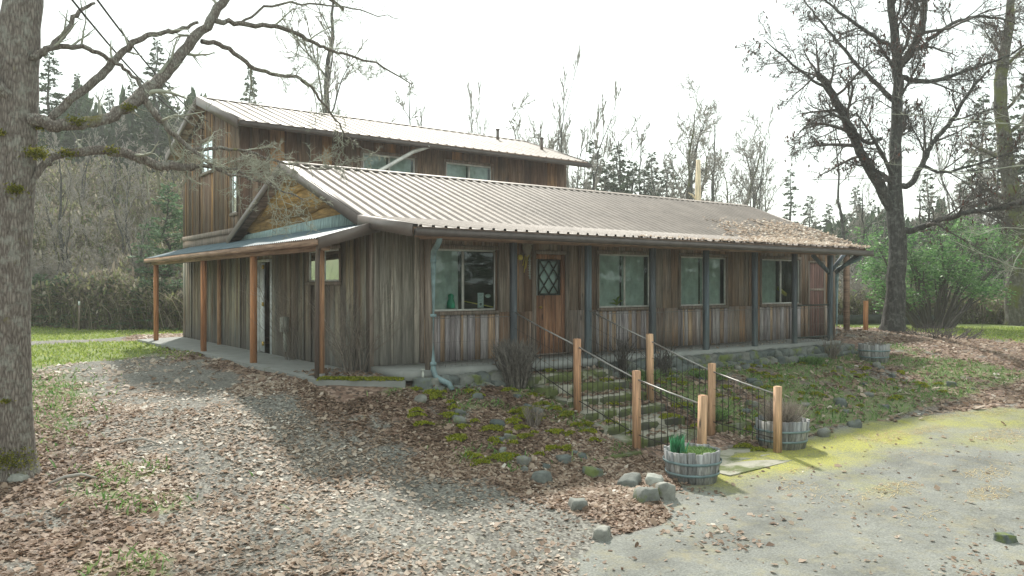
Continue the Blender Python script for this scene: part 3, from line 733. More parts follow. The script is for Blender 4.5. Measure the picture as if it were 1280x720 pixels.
def gutter(name, p0, p1, out, w=.11, h=.115, parent=house, mat=None):
    """open trough from p0 to p1 hung on the `out` side"""
    g = Geo(); a = Vector(p0); b = Vector(p1); o = Vector(out)
    def pl(u0, u1, z0, z1):
        P = []
        for zz in (z0, z1):
            P += [a + o * u0 + Vector((0, 0, zz)), b + o * u0 + Vector((0, 0, zz)), b + o * u1 + Vector((0, 0, zz)), a + o * u1 + Vector((0, 0, zz))]
        g.add([tuple(q) for q in P], Geo.BOXF)
    pl(0, .006, -h, 0); pl(.006, w - .008, -h, -h + .006); pl(w - .008, w, -h, -.01); pl(w - .018, w + .004, -.01, 0)
    for q, e in ((a, 1), (b, -1)):
        t = (b - a).normalized() * .006 * e
        P = []
        for zz in (-h + .006, -.012):
            P += [q + o * .006 + Vector((0, 0, zz)), q + t + o * .006 + Vector((0, 0, zz)), q + t + o * (w - .008) + Vector((0, 0, zz)), q + o * (w - .008) + Vector((0, 0, zz))]
        g.add([tuple(v) for v in P], Geo.BOXF)
    return g.build(name, mat or M['gutter'], parent)
gutter('gutter', (LX0 + .02, EY + .015, EZ - .025), (PX1 + .15, EY + .015, EZ - .05), (0, -1, 0))
# porch beam and rafter tails
g = Geo(); g.box(6.75, 19.0, 11.62, 11.76, 2.20, 2.36, .2)
for i in range(21):
    xx = 6.5 + i * .61; g.hexa([(xx, 10.9, 2.19), (xx + .045, 10.9, 2.19), (xx + .045, HY - .02, 2.44), (xx, HY - .02, 2.44), (xx, 10.9, 2.27), (xx + .045, 10.9, 2.27), (xx + .045, HY - .02, 2.53), (xx, HY - .02, 2.53)], .4)
g.build('porch_beam', M['beam'], house)
POSTX = [6.9, 8.68, 10.5, 12.3, 14.0, 15.73, 17.3, 18.84]
for i, xx in enumerate(POSTX):
    g = Geo(); w = .05 if i else .045
    g.box(xx - w, xx + w, 11.69 - w, 11.69 + w, 0, 2.2, rnd.random()); g.build('porch_post', M['bluepost'] if i else M['trim'], house)
# braces at the far end of the porch
g = Geo(); g.bar((18.8, 11.69, 1.75), (18.05, 11.69, 2.2), .05, .09); g.bar((18.86, 11.55, 1.75), (19.0, 10.95, 2.25), .05, .09); g.bar((18.9, 11.69, 1.8), (19.6, 11.69, 2.32), .05, .09); g.build('brace', M['bluepost'], house)

# side porch
SX, SZ, STZ = 5.2, 2.185, 2.53
SY0, SY1 = 12.25, 24.5
g = Geo()
pr = []; yy = SY0; k = 0
while yy < SY1: pr.append((yy, .0 if k % 2 else .014)); pr.append((yy + .03, .0 if k % 2 else .014)); yy += .05; k += 1
n = len(pr); V = [(SX - .05, y_, SZ + z_) for y_, z_ in pr] + [(HX + .0, y_, STZ + z_) for y_, z_ in pr]
g.add(V, [[i, i + 1, n + i + 1, n + i] for i in range(n - 1)])
g.build('roof', M['roof_side'], house, label='low blue-grey lean-to roof over the side porch')
g = Geo(); g.hexa([(SX, SY0 + .02, SZ - .07), (HX - .05, SY0 + .02, STZ - .09), (HX - .05, SY1 - .02, STZ - .09), (SX, SY1 - .02, SZ - .07),
                   (SX, SY0 + .02, SZ - .008), (HX - .05, SY0 + .02, STZ - .02), (HX - .05, SY1 - .02, STZ - .02), (SX, SY1 - .02, SZ - .008)], .3)
g.box(5.28, 5.42, 12.35, 24.35, 2.0, 2.118, .3); g.build('porch_beam', M['beam'], house)
g = Geo()
for ya in (SY0 - .03, SY1):
    g = Geo(); g.hexa([(SX - .03, ya, SZ - .17), (HX - .02, ya, STZ - .17), (HX - .02, ya + .03, STZ - .17), (SX - .03, ya + .03, SZ - .17),
            (SX - .03, ya, SZ + .02), (HX - .02, ya, STZ + .025), (HX - .02, ya + .03, STZ + .025), (SX - .03, ya + .03, SZ + .02)])
    g.build('fascia', M['fascia'], house)
gutter('gutter', (SX, SY0, SZ - .012), (SX, SY1, SZ - .012), (-1, 0, 0), .09, .10, mat=M['beam'])
for i, yy in enumerate((12.6, 15.9, 19.4, 24.1)):
    zz = g1(5.35, yy) - .05 if i else -.13
    g = Geo(); g.box(5.295, 5.405, yy - .055, yy + .055, zz, 2.0, rnd.random()); p = g.build('porch_post', M['cedar_pale'] if i == 0 else M['cedar'], house)
    if i in (0, 1):
        g = Geo(); g.box(5.285, 5.415, yy - .065, yy + .065, zz - .05, zz + .09); g.build('post_bracket', M['rod'], p)
g = Geo(); g.box(6.24, 6.32, 21.3, 21.39, -.15, 2.2, .6); g.build('porch_post', M['cedar_pale'], house, label='post standing close to the side wall, coloured paler orange as if lit')  # paler cedar puts the sunlit orange into this post's colour
g = Geo(); g.tube([(5.2, 12.30, 2.1), (5.24, 12.42, 2.0), (5.24, 12.45, 1.8), (5.24, 12.47, -.1)], .038, 6); g.build('downspout', M['fascia'], house)

# upper roof
UX0, UX1 = 6.08, 17.25
g = Geo(); ribbed(g, UX0, UX1, [(UY, UZ), (UEY, UEZ)], .3, .02); ribbed(g, UX0, UX1, [(UY, UZ), (UBY, UBZ)], .3, .02)
sl = (UZ - UEZ) / (UY - UEY)
for s in (-1, 1):
    g.hexa([(UX0, UY, UZ + .025), (UX1, UY, UZ + .025), (UX1, UY + s * .17, UZ + .025 - .17 * sl), (UX0, UY + s * .17, UZ + .025 - .17 * sl),
            (UX0, UY, UZ + .033), (UX1, UY, UZ + .033), (UX1, UY + s * .17, UZ + .033 - .17 * sl), (UX0, UY + s * .17, UZ + .033 - .17 * sl)])
uroof = g.build('roof', M['roof_upper'], house)
g = Geo(); slab_under(g, UX0 + .02, UX1 - .02, [(UEY, UEZ), (UY, UZ), (UBY, UBZ)], .08); g.build('roof_deck', M['beam'], house)
g = Geo(); rake(g, UX0, [(UEY, UEZ), (UY, UZ), (UBY, UBZ)], .24); g.build('fascia', M['fascia'], house); g = Geo(); rake(g, UX1, [(UEY, UEZ), (UY, UZ), (UBY, UBZ)], .2, sgn=1); g.build('fascia', M['fascia'], house)
gutter('gutter', (UX0 + .02, UEY, UEZ - .03), (UX1 + .05, UEY, UEZ - .06), (0, -1, 0), .12, .12)
for xx, yy, hh in ((15.75, 22.1, .32), (16.7, 20.9, .36)):
    z0 = float(upper_roof_z(yy)); g = Geo(); g.tube([(xx, yy, z0 - .05), (xx, yy, z0 + hh)], .05, 8); g.tube([(xx, yy, z0 + hh), (xx, yy, z0 + hh + .04)], .07, 8); g.build('vent_pipe', M['fascia'], uroof)
# slanting downspout that crosses the upper window
g = Geo(); g.tube([(11.3, 19.12, 5.27), (11.15, 19.2, 5.2), (10.9, 19.3, 5.1), (9.85, 19.22, 4.48), (9.2, 19.17, 4.08), (9.1, 19.15, 3.8), (9.1, 19.15, 3.0)], .055, 8); g.build('downspout', M['alu'], house, label='pale downspout slanting across the upper window')

# lean-to at the far end
g = Geo()
pr = []; yy = 14.05; k = 0
while yy < 18.4: pr.append((yy, .0 if k % 2 else .02)); pr.append((yy + .06, .0 if k % 2 else .02)); yy += .1; k += 1
n = len(pr); V = [(HX2 + .04, y_, 2.78 + z_) for y_, z_ in pr] + [(23.6, y_, 2.60 + z_) for y_, z_ in pr] + [(25.3, y_, 2.50 + z_ - .1 * (y_ < 14.6)) for y_, z_ in pr]
g.add(V, [[k * n + i, k * n + i + 1, k * n + n + i + 1, k * n + n + i] for k in (0, 1) for i in range(n - 1)])
g.hexa([(HX2 + .04, 14.05, 2.68), (25.2, 14.05, 2.37), (25.2, 14.1, 2.37), (HX2 + .04, 14.1, 2.68), (HX2 + .04, 14.05, 2.77), (25.2, 14.05, 2.49), (25.2, 14.1, 2.49), (HX2 + .04, 14.1, 2.77)])
g.build('roof', M['gutter'], house, label='dark sagging lean-to roof at the far end of the house')
for (xx, yy) in ((23.9, 14.25), (24.0, 18.0)):
    g = Geo(); g.box(xx - .07, xx + .07, yy - .07, yy + .07, g1(xx, yy) - .1, 2.45, .3); g.build('porch_post', M['beam'], house)

# slabs
g = Geo(); g.box(HX, 19.08, 11.52, HY, -.14, 0, .5); g.build('porch_floor', M['slab'], house)
g = Geo(); g.prism([(HX - .002, 25.3), (5.0, 24.8), (5.16, 19), (5.2, 12.34), (6.30, 11.44), (HX - .002, 11.5)], -.5, -.12); g.build('side_walk', M['slab'], house)
g = Geo(); r = random.Random(9)
def rock(G, x, y, z, sx, sy, sz, c, seed, rot=None):
    rr = np.random.RandomState(seed); import itertools
    # rounded block: cube grid pushed to a lumpy super-ellipsoid
    n = 5; u = np.linspace(-1, 1, n); V = []; F = []; idx = {}
    def vid(p):
        k = tuple(np.round(p, 4))
        if k not in idx: idx[k] = len(V); V.append(p)
        return idx[k]
    for ax in range(3):
        for s in (-1, 1):
            for i in range(n - 1):
                for j in range(n - 1):
                    q = []
                    for a, b in ((i, j), (i + 1, j), (i + 1, j + 1), (i, j + 1)):
                        p = [0, 0, 0]; p[ax] = s; p[(ax + 1) % 3] = u[a]; p[(ax + 2) % 3] = u[b]; q.append(vid(tuple(p)))
                    F.append(q if s > 0 else q[::-1])
    V = np.array(V); l = np.linalg.norm(V, axis=1, keepdims=True); V = V * (.52 + .48 / l)
    ph = rr.uniform(0, 6, 6)
    V = V * (1 + .13 * np.sin(V[:, [1, 2, 0]] * 2.3 + ph[:3]) + .09 * np.sin(V[:, [2, 0, 1]] * 4.1 + ph[3:])) + rr.normal(0, .035, V.shape)
    V = V * (sx, sy, sz); a = rr.uniform(0, 6.28) if rot is None else rot; tl = rr.uniform(-.3, .3)
    X = V[:, 0] * math.cos(a) - V[:, 1] * math.sin(a); Y = V[:, 0] * math.sin(a) + V[:, 1] * math.cos(a)
    G.add(np.stack([X + x, Y + y, V[:, 2] + X * tl + z], 1), F, c)
xx = 6.5
k = 0
while xx < 19.2:
    if not (8.6 < xx < 10.6):
        w = r.uniform(.16, .36)
        for row in range(2):
            rock(g, xx + w / 2, 11.47 - row * .10, -.20 - row * .16, w * .62, .17, .12, r.random() * .7, k * 7 + row, rot=r.uniform(-.25, .25)); k += 1
        xx += w * .9
    else:
        if g.n and xx < 9: g.build('stone_footing', M['stone'], house); g = Geo()
        xx = 10.62
g.build('stone_footing', M['stone'], house)

# ---- windows and doors
def window(O, T, N, s0, s1, z0, z1, fw=.035, blind=None, sill=True, parent=house, trimmat='trim', off=-.01, mull=True):
    def P(s, o, z): return (O[0] + T[0] * s + N[0] * o, O[1] + T[1] * s + N[1] * o, z)
    def bx(G, a, b, o0, o1, za, zb, c=.5):
        G.hexa([P(a, o0, za), P(b, o0, za), P(b, o1, za), P(a, o1, za), P(a, o0, zb), P(b, o0, zb), P(b, o1, zb), P(a, o1, zb)], c)
    g = Geo(); o0, o1 = -.035, off + .012
    bx(g, s0, s1, o0, o1, z0, z0 + fw); bx(g, s0, s1, o0, o1, z1 - fw, z1); bx(g, s0, s0 + fw, o0, o1, z0 + fw, z1 - fw); bx(g, s1 - fw, s1, o0, o1, z0 + fw, z1 - fw)
    w = g.build('window', M['alu'], parent); m = (s0 + s1) / 2
    if mull:
        g = Geo(); bx(g, m - .022, m + .022, o0, o1 + .004, z0 + fw, z1 - fw); g.build('mullion', M['alu'], w)
        panes = ((s0 + fw, m - .022), (m + .022, s1 - fw))
    else: panes = ((s0 + fw, s1 - fw),)
    for a, b in panes:
        g = Geo(); g.add([P(a, -.015, z0 + fw), P(b, -.015, z0 + fw), P(b, -.015, z1 - fw), P(a, -.015, z1 - fw)], [[0, 1, 2, 3]]); g.build('pane', M['glass'], w)
    if blind:
        for q, bz in enumerate(blind):
            if bz is None or q >= len(panes): continue
            a, b = panes[q]; g = Geo(); n = 14; V = []
            for i in range(n + 1):
                s = a + (b - a) * i / n; oo = -.13 + .012 * math.sin(i * 2.1); V += [P(s, oo, z0 + bz * (z1 - z0)), P(s, oo, z1 - .02)]
            g.add(V, [[2 * i, 2 * i + 2, 2 * i + 3, 2 * i + 1] for i in range(n)]); g.build('blind', M['blind'], w)
    if sill:
        g = Geo(); bx(g, s0 - .06, s1 + .06, -.02, .05, z0 - .075, z0 - .002, .2); bx(g, s0 - .06, s1 + .06, .013, .03, z1 + .002, z1 + .08, .5)
        bx(g, s0 - .07, s0 - .002, .013, .028, z0 + .001, z1, .4); bx(g, s1 + .002, s1 + .07, .013, .028, z0 + .001, z1, .4); g.build('sill', M[trimmat], w)
    return w
bl = [(.0, None), (.0, .0), (0.0, .0), (0, None)]
wins = [window((HX, HY), FT, FN, a - HX, b - HX, WZ0, WZ1, blind=bl[i]) for i, (a, b) in enumerate(WIN)]
for a, b in UW: window((HX, UYF), FT, FN, a - HX, b - HX, 4.02, 5.04, fw=.05, blind=(.0, .0))
window((HX, UYF), ST, SN, SUW[0] - UYF, SUW[1] - UYF, 4.55, 5.40, blind=(.0, .0), mull=True)
window((HX, UYF), ST, SN, SUW2[0] - UYF, SUW2[1] - UYF, 3.25, 4.3, mull=False)
window((HX, HY), ST, SN, SWY[0] - HY, SWY[1] - HY, 1.50, 2.12)
# front door with diamond light
dr = Geo(); x0, x1 = 10.02, 10.90
r = random.Random(4); s = x0 + .05
lx0, lx1, lz0, lz1 = 10.16, 10.66, 1.25, 1.93
while s < x1 - .06:
    e = min(s + r.uniform(.09, .14), x1 - .05)
    if e > lx0 and s < lx1: dr.box(s + .002, e - .002, HY + .01, HY + .05, .03, lz0 - .03, r.random()); dr.box(s + .002, e - .002, HY + .01, HY + .05, lz1 + .03, 2.06, r.random())
    else: dr.box(s + .002, e - .002, HY + .01, HY + .05, .03, 2.06, r.random())
    s = e
door = dr.build('door', M['door'], house)
g = Geo()
for a, b, c_, d_ in ((9.98, 10.06, .01, 2.13), (10.86, 10.94, .01, 2.13)): g.box(a, b, HY - .03, HY + .06, c_, d_, .7)
g.box(10.06, 10.86, HY - .03, HY + .06, 2.065, 2.14, .7); g.box(10.06, 10.86, HY - .02, HY + .06, -.001, .028, .2); g.build('door_frame', M['trim'], door)
g = Geo(); g.box(lx0, lx1, HY - .005, HY + .02, lz0 - .03, lz0 + .01); g.box(lx0, lx1, HY - .005, HY + .02, lz1 - .01, lz1 + .03); g.box(lx0 - .03, lx0, HY - .005, HY + .02, lz0 - .03, lz1 + .03); g.box(lx1, lx1 + .03, HY - .005, HY + .02, lz0 - .03, lz1 + .03)
cx, cz = (lx0 + lx1) / 2, (lz0 + lz1) / 2; w, h = (lx1 - lx0), (lz1 - lz0)
for k in (-1, 0, 1):      # crossing muntins make the diamonds
    for sg in (1, -1):
        a = Vector((lx0, HY + .005 + .004 * sg, cz + k * h / 2 - sg * h / 2)); b = Vector((lx1, HY + .005 + .004 * sg, cz + k * h / 2 + sg * h / 2))
        t0, t1 = 0, 1
        for q in (0, 1):
            pass
        dz = b.z - a.z; ta = max(0, min(1, ((lz0 if dz > 0 else lz1) - a.z) / dz)); tb = max(0, min(1, ((lz1 if dz > 0 else lz0) - a.z) / dz))
        if tb > ta: g.bar(a.lerp(b, ta), a.lerp(b, tb), .022, .022, up=(0, 1, 0))
g.build('window_grille', M['darkboard'], door)
g = Geo(); g.add([(lx0, HY + .03, lz0), (lx1, HY + .03, lz0), (lx1, HY + .03, lz1), (lx0, HY + .03, lz1)], [[0, 1, 2, 3]]); g.build('pane', M['glass'], door)
g = Geo(); g.box(lx0 - .05, lx1 + .05, HY + .06, HY + .065, lz0 - .05, lz1 + .05); g.build('pane_backing', M['paper'], door)  # pale sheet added behind the pane, standing in for its reflection
g = Geo(); g.tube([(10.14, HY - .0, .98), (10.14, HY - .05, .98)], .013, 6); g.tube([(10.14, HY - .05, .98), (10.14, HY - .085, .98)], .03, 8); g.build('handle', M['brass'], door)
# far plank door
g = Geo(); s = 19.6; r = random.Random(8)
while s < 20.3: e = min(s + .12, 20.3); g.box(s + .002, e - .002, HY + .0, HY + .04, .03, 2.04, r.random()); s = e
d2 = g.build('door', M['door_far'], house, label='dark red plank door at the far end of the porch')
g = Geo(); g.box(19.55, 19.6, HY - .02, HY + .05, 0, 2.1); g.box(20.3, 20.35, HY - .02, HY + .05, 0, 2.1); g.box(19.6, 20.3, HY - .02, HY + .05, 2.045, 2.1); g.box(19.62, 20.28, HY - .02, HY - .001, 1.28, 1.34, .9); g.build('door_frame', M['trim'], d2)
# side door: white frame, white leaf folded open inside, dark opening
g = Geo(); a, b = DOOR_Y
g.box(HX - .03, HX + .06, a, a + .06, -.119, 2.02); g.box(HX - .03, HX + .06, b - .06, b, -.119, 2.02); g.box(HX - .03, HX + .06, a + .06, b - .06, 1.96, 2.02)
fr = g.build('door', M['whitepaint'], house, label='white side door standing ajar')
g = Geo(); g.hexa([(HX + .0, b - .10, -.1), (HX + .03, b - .07, -.1), (HX - .02, a + .40, -.1), (HX - .05, a + .37, -.1), (HX + .0, b - .10, 1.94), (HX + .03, b - .07, 1.94), (HX - .02, a + .40, 1.94), (HX - .05, a + .37, 1.94)]); g.build('door_leaf', M['whitepaint'], fr)
for zz in (.05, .95, 1.8):
    g = Geo(); g.box(HX - .08, HX - .035, a + .38, a + .45, zz, zz + .09)
    g.build('hinge', M['brass'], fr)
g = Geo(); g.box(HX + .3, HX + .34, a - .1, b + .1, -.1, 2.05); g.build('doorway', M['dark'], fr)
# boxes, pipes
g = Geo(); g.box(HX - .13, HX - .014, 16.6, 16.8, .42, .75); g.box(HX - .145, HX - .13, 16.61, 16.79, .43, .74); g.box(HX - .09, HX - .03, 16.68, 16.72, .0, .42); g.build('electric_box', M['pale_box'], house)
g = Geo(); g.tube([(6.62, 10.86, 2.24), (6.62, 10.88, 2.14), (6.68, 11.05, 2.06), (6.80, 11.36, 1.98), (6.83, 11.42, 1.85), (6.83, 11.42, .5), (6.83, 11.42, .02), (6.86, 11.38, -.1), (7.0, 11.2, -.2), (7.03, 11.16, -.3)], .048, 10)
for zz in (1.8, .9, .1): g.tube([(6.83, 11.42, zz), (6.83, 11.42, zz + .05)], .054, 10)
g.build('downspout', M['pvc'], house, smooth=False)
g = Geo(); g.tube([(18.95, 10.9, 2.2), (18.95, 10.95, 2.1), (18.93, 11.3, 1.95), (18.92, 11.52, 1.85), (18.92, 11.55, 1.6), (18.92, 11.55, .02)], .045, 10); g.build('downspout', M['pvc'], house)
g = Geo(); g.tube([(6.66, 11.47, -.32), (6.66, 11.47, .02)], .014, 6); g.tube([(6.66, 11.47, -.02), (6.62, 11.40, -.01), (6.60, 11.37, -.08)], .02, 6); g.tube([(6.66, 11.47, .03), (6.66, 11.47, .045)], .035, 8)
g.build('water_tap', M['pale_box'], house)
# porch wire railing
for a, b in zip(POSTX[:-1], POSTX[1:]):
    if abs(a - 8.68) < .01: continue
    g = Geo(); g.bar((a + .07, 11.69, .86), (b - .07, 11.69, .86), .012, .012); g.bar((a + .07, 11.69, .06), (b - .07, 11.69, .06), .008, .008); g.bar((a + .07, 11.69, .45), (b - .07, 11.69, .45), .004, .004)
    n = int((b - a) / .11)
    for i in range(1, n): xx = a + (b - a) * i / n; g.bar((xx, 11.69, .02), (xx, 11.69, .86), .005, .005)
    g.build('wire_railing', M['wire'], house)
g = Geo(); g.bar((17.37, 11.69, .93), (18.77, 11.69, .93), .04, .035); g.bar((17.37, 11.69, .13), (18.77, 11.69, .13), .04, .035); g.build('railing', M['darkboard'], house)

# things on or in the house
g = Geo(); g.tube([(9.74, HY - .06, 2.33), (9.74, HY - .10, 2.27), (9.74, HY - .13, 2.17), (9.75, HY - .12, 2.08), (9.76, HY - .09, 2.0)], [.03, .085, .10, .07, .02], 8)
g.tube([(9.68, HY - .12, 2.22), (9.60, HY - .16, 2.27), (9.58, HY - .18, 2.36)], [.02, .014, .006], 6); g.tube([(9.80, HY - .12, 2.22), (9.88, HY - .16, 2.27), (9.90, HY - .18, 2.36)], [.02, .014, .006], 6)
sk = thing('wall_ornament', 'weathered round ornament with yellow ribbons hung under the eave beside the front door', 'ornament', (9.74, HY, 2.1))
g.build('ornament_body', M['skull'], sk)
g = Geo(); 
for dx, l in ((0, .34), (.04, .26), (-.03, .2)): g.bar((9.75 + dx, HY - .10, 2.02), (9.71 + dx, HY - .07, 2.02 - l), .022, .006)
g.tube([(9.61, HY - .1, 1.98), (9.61, HY - .06, 1.98)], .055, 8); g.tube([(9.77, HY - .12, 2.04), (9.77, HY - .08, 2.04)], .04, 8); g.build('ribbon', M['yellow'], sk)
# narrow pale hanging strip by the door
ns = thing('hanging_strip', 'narrow pale upright strip hung between the round ornament and the front door frame', 'ornament', (9.870, HY, 1.8))
g = Geo(); g.tube([(9.890, HY - .035, 2.08), (9.890, HY - .03, 2.03), (9.890, HY - .035, 1.98)], [.012, .035, .02], 8); g.build('hanger', M['skull'], ns)
g = Geo(); g.bar((9.885, HY - .03, 1.98), (9.885, HY - .03, 1.62), .03, .012); g.bar((9.885, HY - .03, 1.62), (9.900, HY - .03, 1.55), .045, .012)
for q in range(7): g.box(9.850, 9.920, HY - .033, HY - .021, 1.62 + q * .05, 1.63 + q * .05)
g.build('strip', M['blind'], ns)
# notices in the first window
pp = thing('window_notice', 'white paper notice taped inside the first front window', 'notice', (8.72, HY, 1.0))
g = Geo(); g.box(8.66, 8.80, HY + .028, HY + .031, .99, 1.28); g.build('paper', M['paper'], pp)
g = Geo()
for i in range(6): g.box(8.68, 8.78 - .02 * (i % 2), HY + .0245, HY + .026, 1.25 - i * .028, 1.256 - i * .028)
g.tube([(8.73, HY + .0245, 1.06), (8.73, HY + .027, 1.06)], .03, 10); g.build('print', M['ink'], pp)
ov = thing('window_sticker', 'small pale oval sticker at the right edge of the first front window', 'sticker', (8.92, HY, 1.2))
g = Geo(); V = [(8.90, HY + .026, 1.22)] + [(8.90 + .065 * math.cos(q / 16 * 6.283), HY + .026, 1.22 + .04 * math.sin(q / 16 * 6.283)) for q in range(16)]
V2 = [(a, b + .004, c) for a, b, c in V]; g.add(V + V2, [[0, 1 + i, 1 + (i + 1) % 16, 1 + (i + 1) % 16] for i in range(16)] + [[1 + i, 1 + (i + 1) % 16, 18 + (i + 1) % 16, 18 + i] for i in range(16)] + [[17, 18 + (i + 1) % 16, 18 + i, 18 + i] for i in range(16)])
g.build('sticker_face', M['blind'], ov)
g = Geo(); g.tube([(8.33, HY + .08, 1.13), (9.03, HY + .05, 1.0)], .011, 6, .5); tag(g.build('security_bar', M['yellow']), 'thin yellow rod wedged across the right pane of the first front window', 'rod')
g = Geo(); g.tube([(8.09, HY + .09, .99), (8.09, HY + .09, 1.1), (8.09, HY + .09, 1.17), (8.09, HY + .09, 1.24), (8.09, HY + .09, 1.27)], [.09, .08, .05, .06, .01], 10)
tag(g.build('plastic_bottle', M['greenplastic']), 'green rounded bottle standing inside the first front window', 'bottle')
g = Geo()
g.box(7.66, 7.70, HY + .2, HY + .22, 1.48, 1.82); g.box(7.74, 8.2, HY + .2, HY + .22, 1.48, 1.8); tag(g.build('wall_board', M['pvc']), 'pale grey board hanging inside the left pane of the first front window', 'board')
g = Geo()
for dx, dz in ((0, .17), (-.1, .13), (.12, .1), (-.16, .05), (.05, .2)): g.tube([(12.45, HY + .12, .99), (12.45 + dx * .6, HY + .1, .99 + dz * .8), (12.45 + dx * 1.5, HY + .1, .99 + dz)], [.012, .02, .004], 6)
tag(g.build('houseplant', M['grass']), 'small yellow-green potted plant showing low in the second front window', 'plant')
g = Geo(); g.bar((18.35, HY + .12, 1.36), (18.72, HY + .12, 1.17), .05, .08); tag(g.build('slanted_board', M['yellow']), 'pale yellow slanting board behind the right pane of the farthest front window', 'board')
g = Geo(); g.box(15.5, 15.95, HY + .2, HY + .5, .98, 1.03); g.box(15.55, 15.75, HY + .2, HY + .25, 1.03, 1.4); tag(g.build('stored_planks', M['cedar_pale']), 'tan planks leaning inside the third front window', 'planks')

# leaves heaped on the far end of the roof and in the gutter
G = Geo(); r = np.random.RandomState(31)
n = 42000; x = r.uniform(11, 21.6, n); y = r.uniform(EY - .08, 15.2, n)
e = sstep(15.3, 18.2, x + 1.3 * (vnoise(x, y, .8, 71) - .5) - (y - 13.2) * .95) * sstep(15.0, 13.6, y + .5 * (vnoise(x, y, .5, 72) - .5)) 
lip = sstep(EY + .28, EY, y) * sstep(11, 13.5, x + vnoise(x, y, .4, 73) * 2) * .8
k = (r.uniform(size=n) < np.maximum(e ** 1.6 * .36, lip * .7) * (.4 + vnoise(x, y, .3, 74))) & ((x < PX1 + .05) | (y > KY))
x, y = x[k], y[k]; ee = e[k]
leaf_mesh(G, x, y, lower_roof_z(y) + .02 + r.uniform(0, .05, len(x)) * ee, r.uniform(.04, .09, len(x)), r, .3, np.clip(r.normal(.7, .2, len(x)), 0, 1))
tag(G.build('roof_leaves', M['litter']), kind='stuff')
# ------------------------------------------------------------------ steps, railings, planters, stones
sp = thing('garden_steps', 'mossy concrete steps running down from the porch between two wire railings', 'steps', (9.59, 10.2, -.6))
r = random.Random(2)
for i in range(7):
    y1 = STEP_Y[i]; y0 = y1 - .45 if i < 6 else 7.35; z = -.16 * (i + 1)
    g = Geo(); n = 10; V = []
    for k in range(n + 1):       # worn nosing
        xx = STX0 + (STX1 - STX0) * k / n; w = r.uniform(-.014, .014)
        V += [(xx, y0 + w, z - .26), (xx, y0 + w - .01, z - .018 + r.uniform(-.006, .004)), (xx, y0 + .025 + w, z + r.uniform(-.005, .003)), (xx, y1 + .06, z + .002), (xx, y1 + .06, z - .26)]
    F = []
    for k in range(n):
        for q in range(4): F.append([5 * k + q, 5 * k + 5 + q, 5 * k + 6 + q, 5 * k + 1 + q])
    F += [[0, 1, 2, 3], [0, 3, 4, 4], [5 * n + 3, 5 * n + 2, 5 * n + 1, 5 * n], [5 * n + 4, 5 * n + 3, 5 * n, 5 * n]]
    g.add(V, F, r.random())
    if i < 6:
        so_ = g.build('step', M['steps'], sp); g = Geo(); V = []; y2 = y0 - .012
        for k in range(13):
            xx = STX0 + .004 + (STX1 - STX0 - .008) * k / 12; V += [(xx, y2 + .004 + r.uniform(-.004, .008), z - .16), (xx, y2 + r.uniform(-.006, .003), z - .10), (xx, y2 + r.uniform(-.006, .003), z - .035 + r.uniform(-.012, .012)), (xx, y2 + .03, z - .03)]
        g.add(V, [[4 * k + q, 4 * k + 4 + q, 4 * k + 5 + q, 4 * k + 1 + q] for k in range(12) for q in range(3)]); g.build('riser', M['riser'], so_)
    else: g.build('walk', M['steps'], sp)
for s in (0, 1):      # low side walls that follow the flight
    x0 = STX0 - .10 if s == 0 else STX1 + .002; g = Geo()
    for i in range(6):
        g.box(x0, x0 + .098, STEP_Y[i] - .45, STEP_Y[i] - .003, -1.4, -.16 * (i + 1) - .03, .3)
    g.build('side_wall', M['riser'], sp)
g = Geo(); g.box(10.62, 11.5, 8.62, 8.74, -1.15, -.93); g.build('kerb', M['moss_edge'], sp); g = Geo(); g.box(7.3, 8.55, 8.35, 8.45, -1.2, -1.03) ; g.build('kerb', M['moss_edge'], sp)
# pale apron slab at the foot
apron = Geo(); apron.prism([(8.75, 6.9), (10.75, 6.95), (10.8, 7.36), (8.7, 7.36)], -1.2, g1(9.7, 7.1) + .006); tag(apron.build('path', M['steps']), kind='structure')

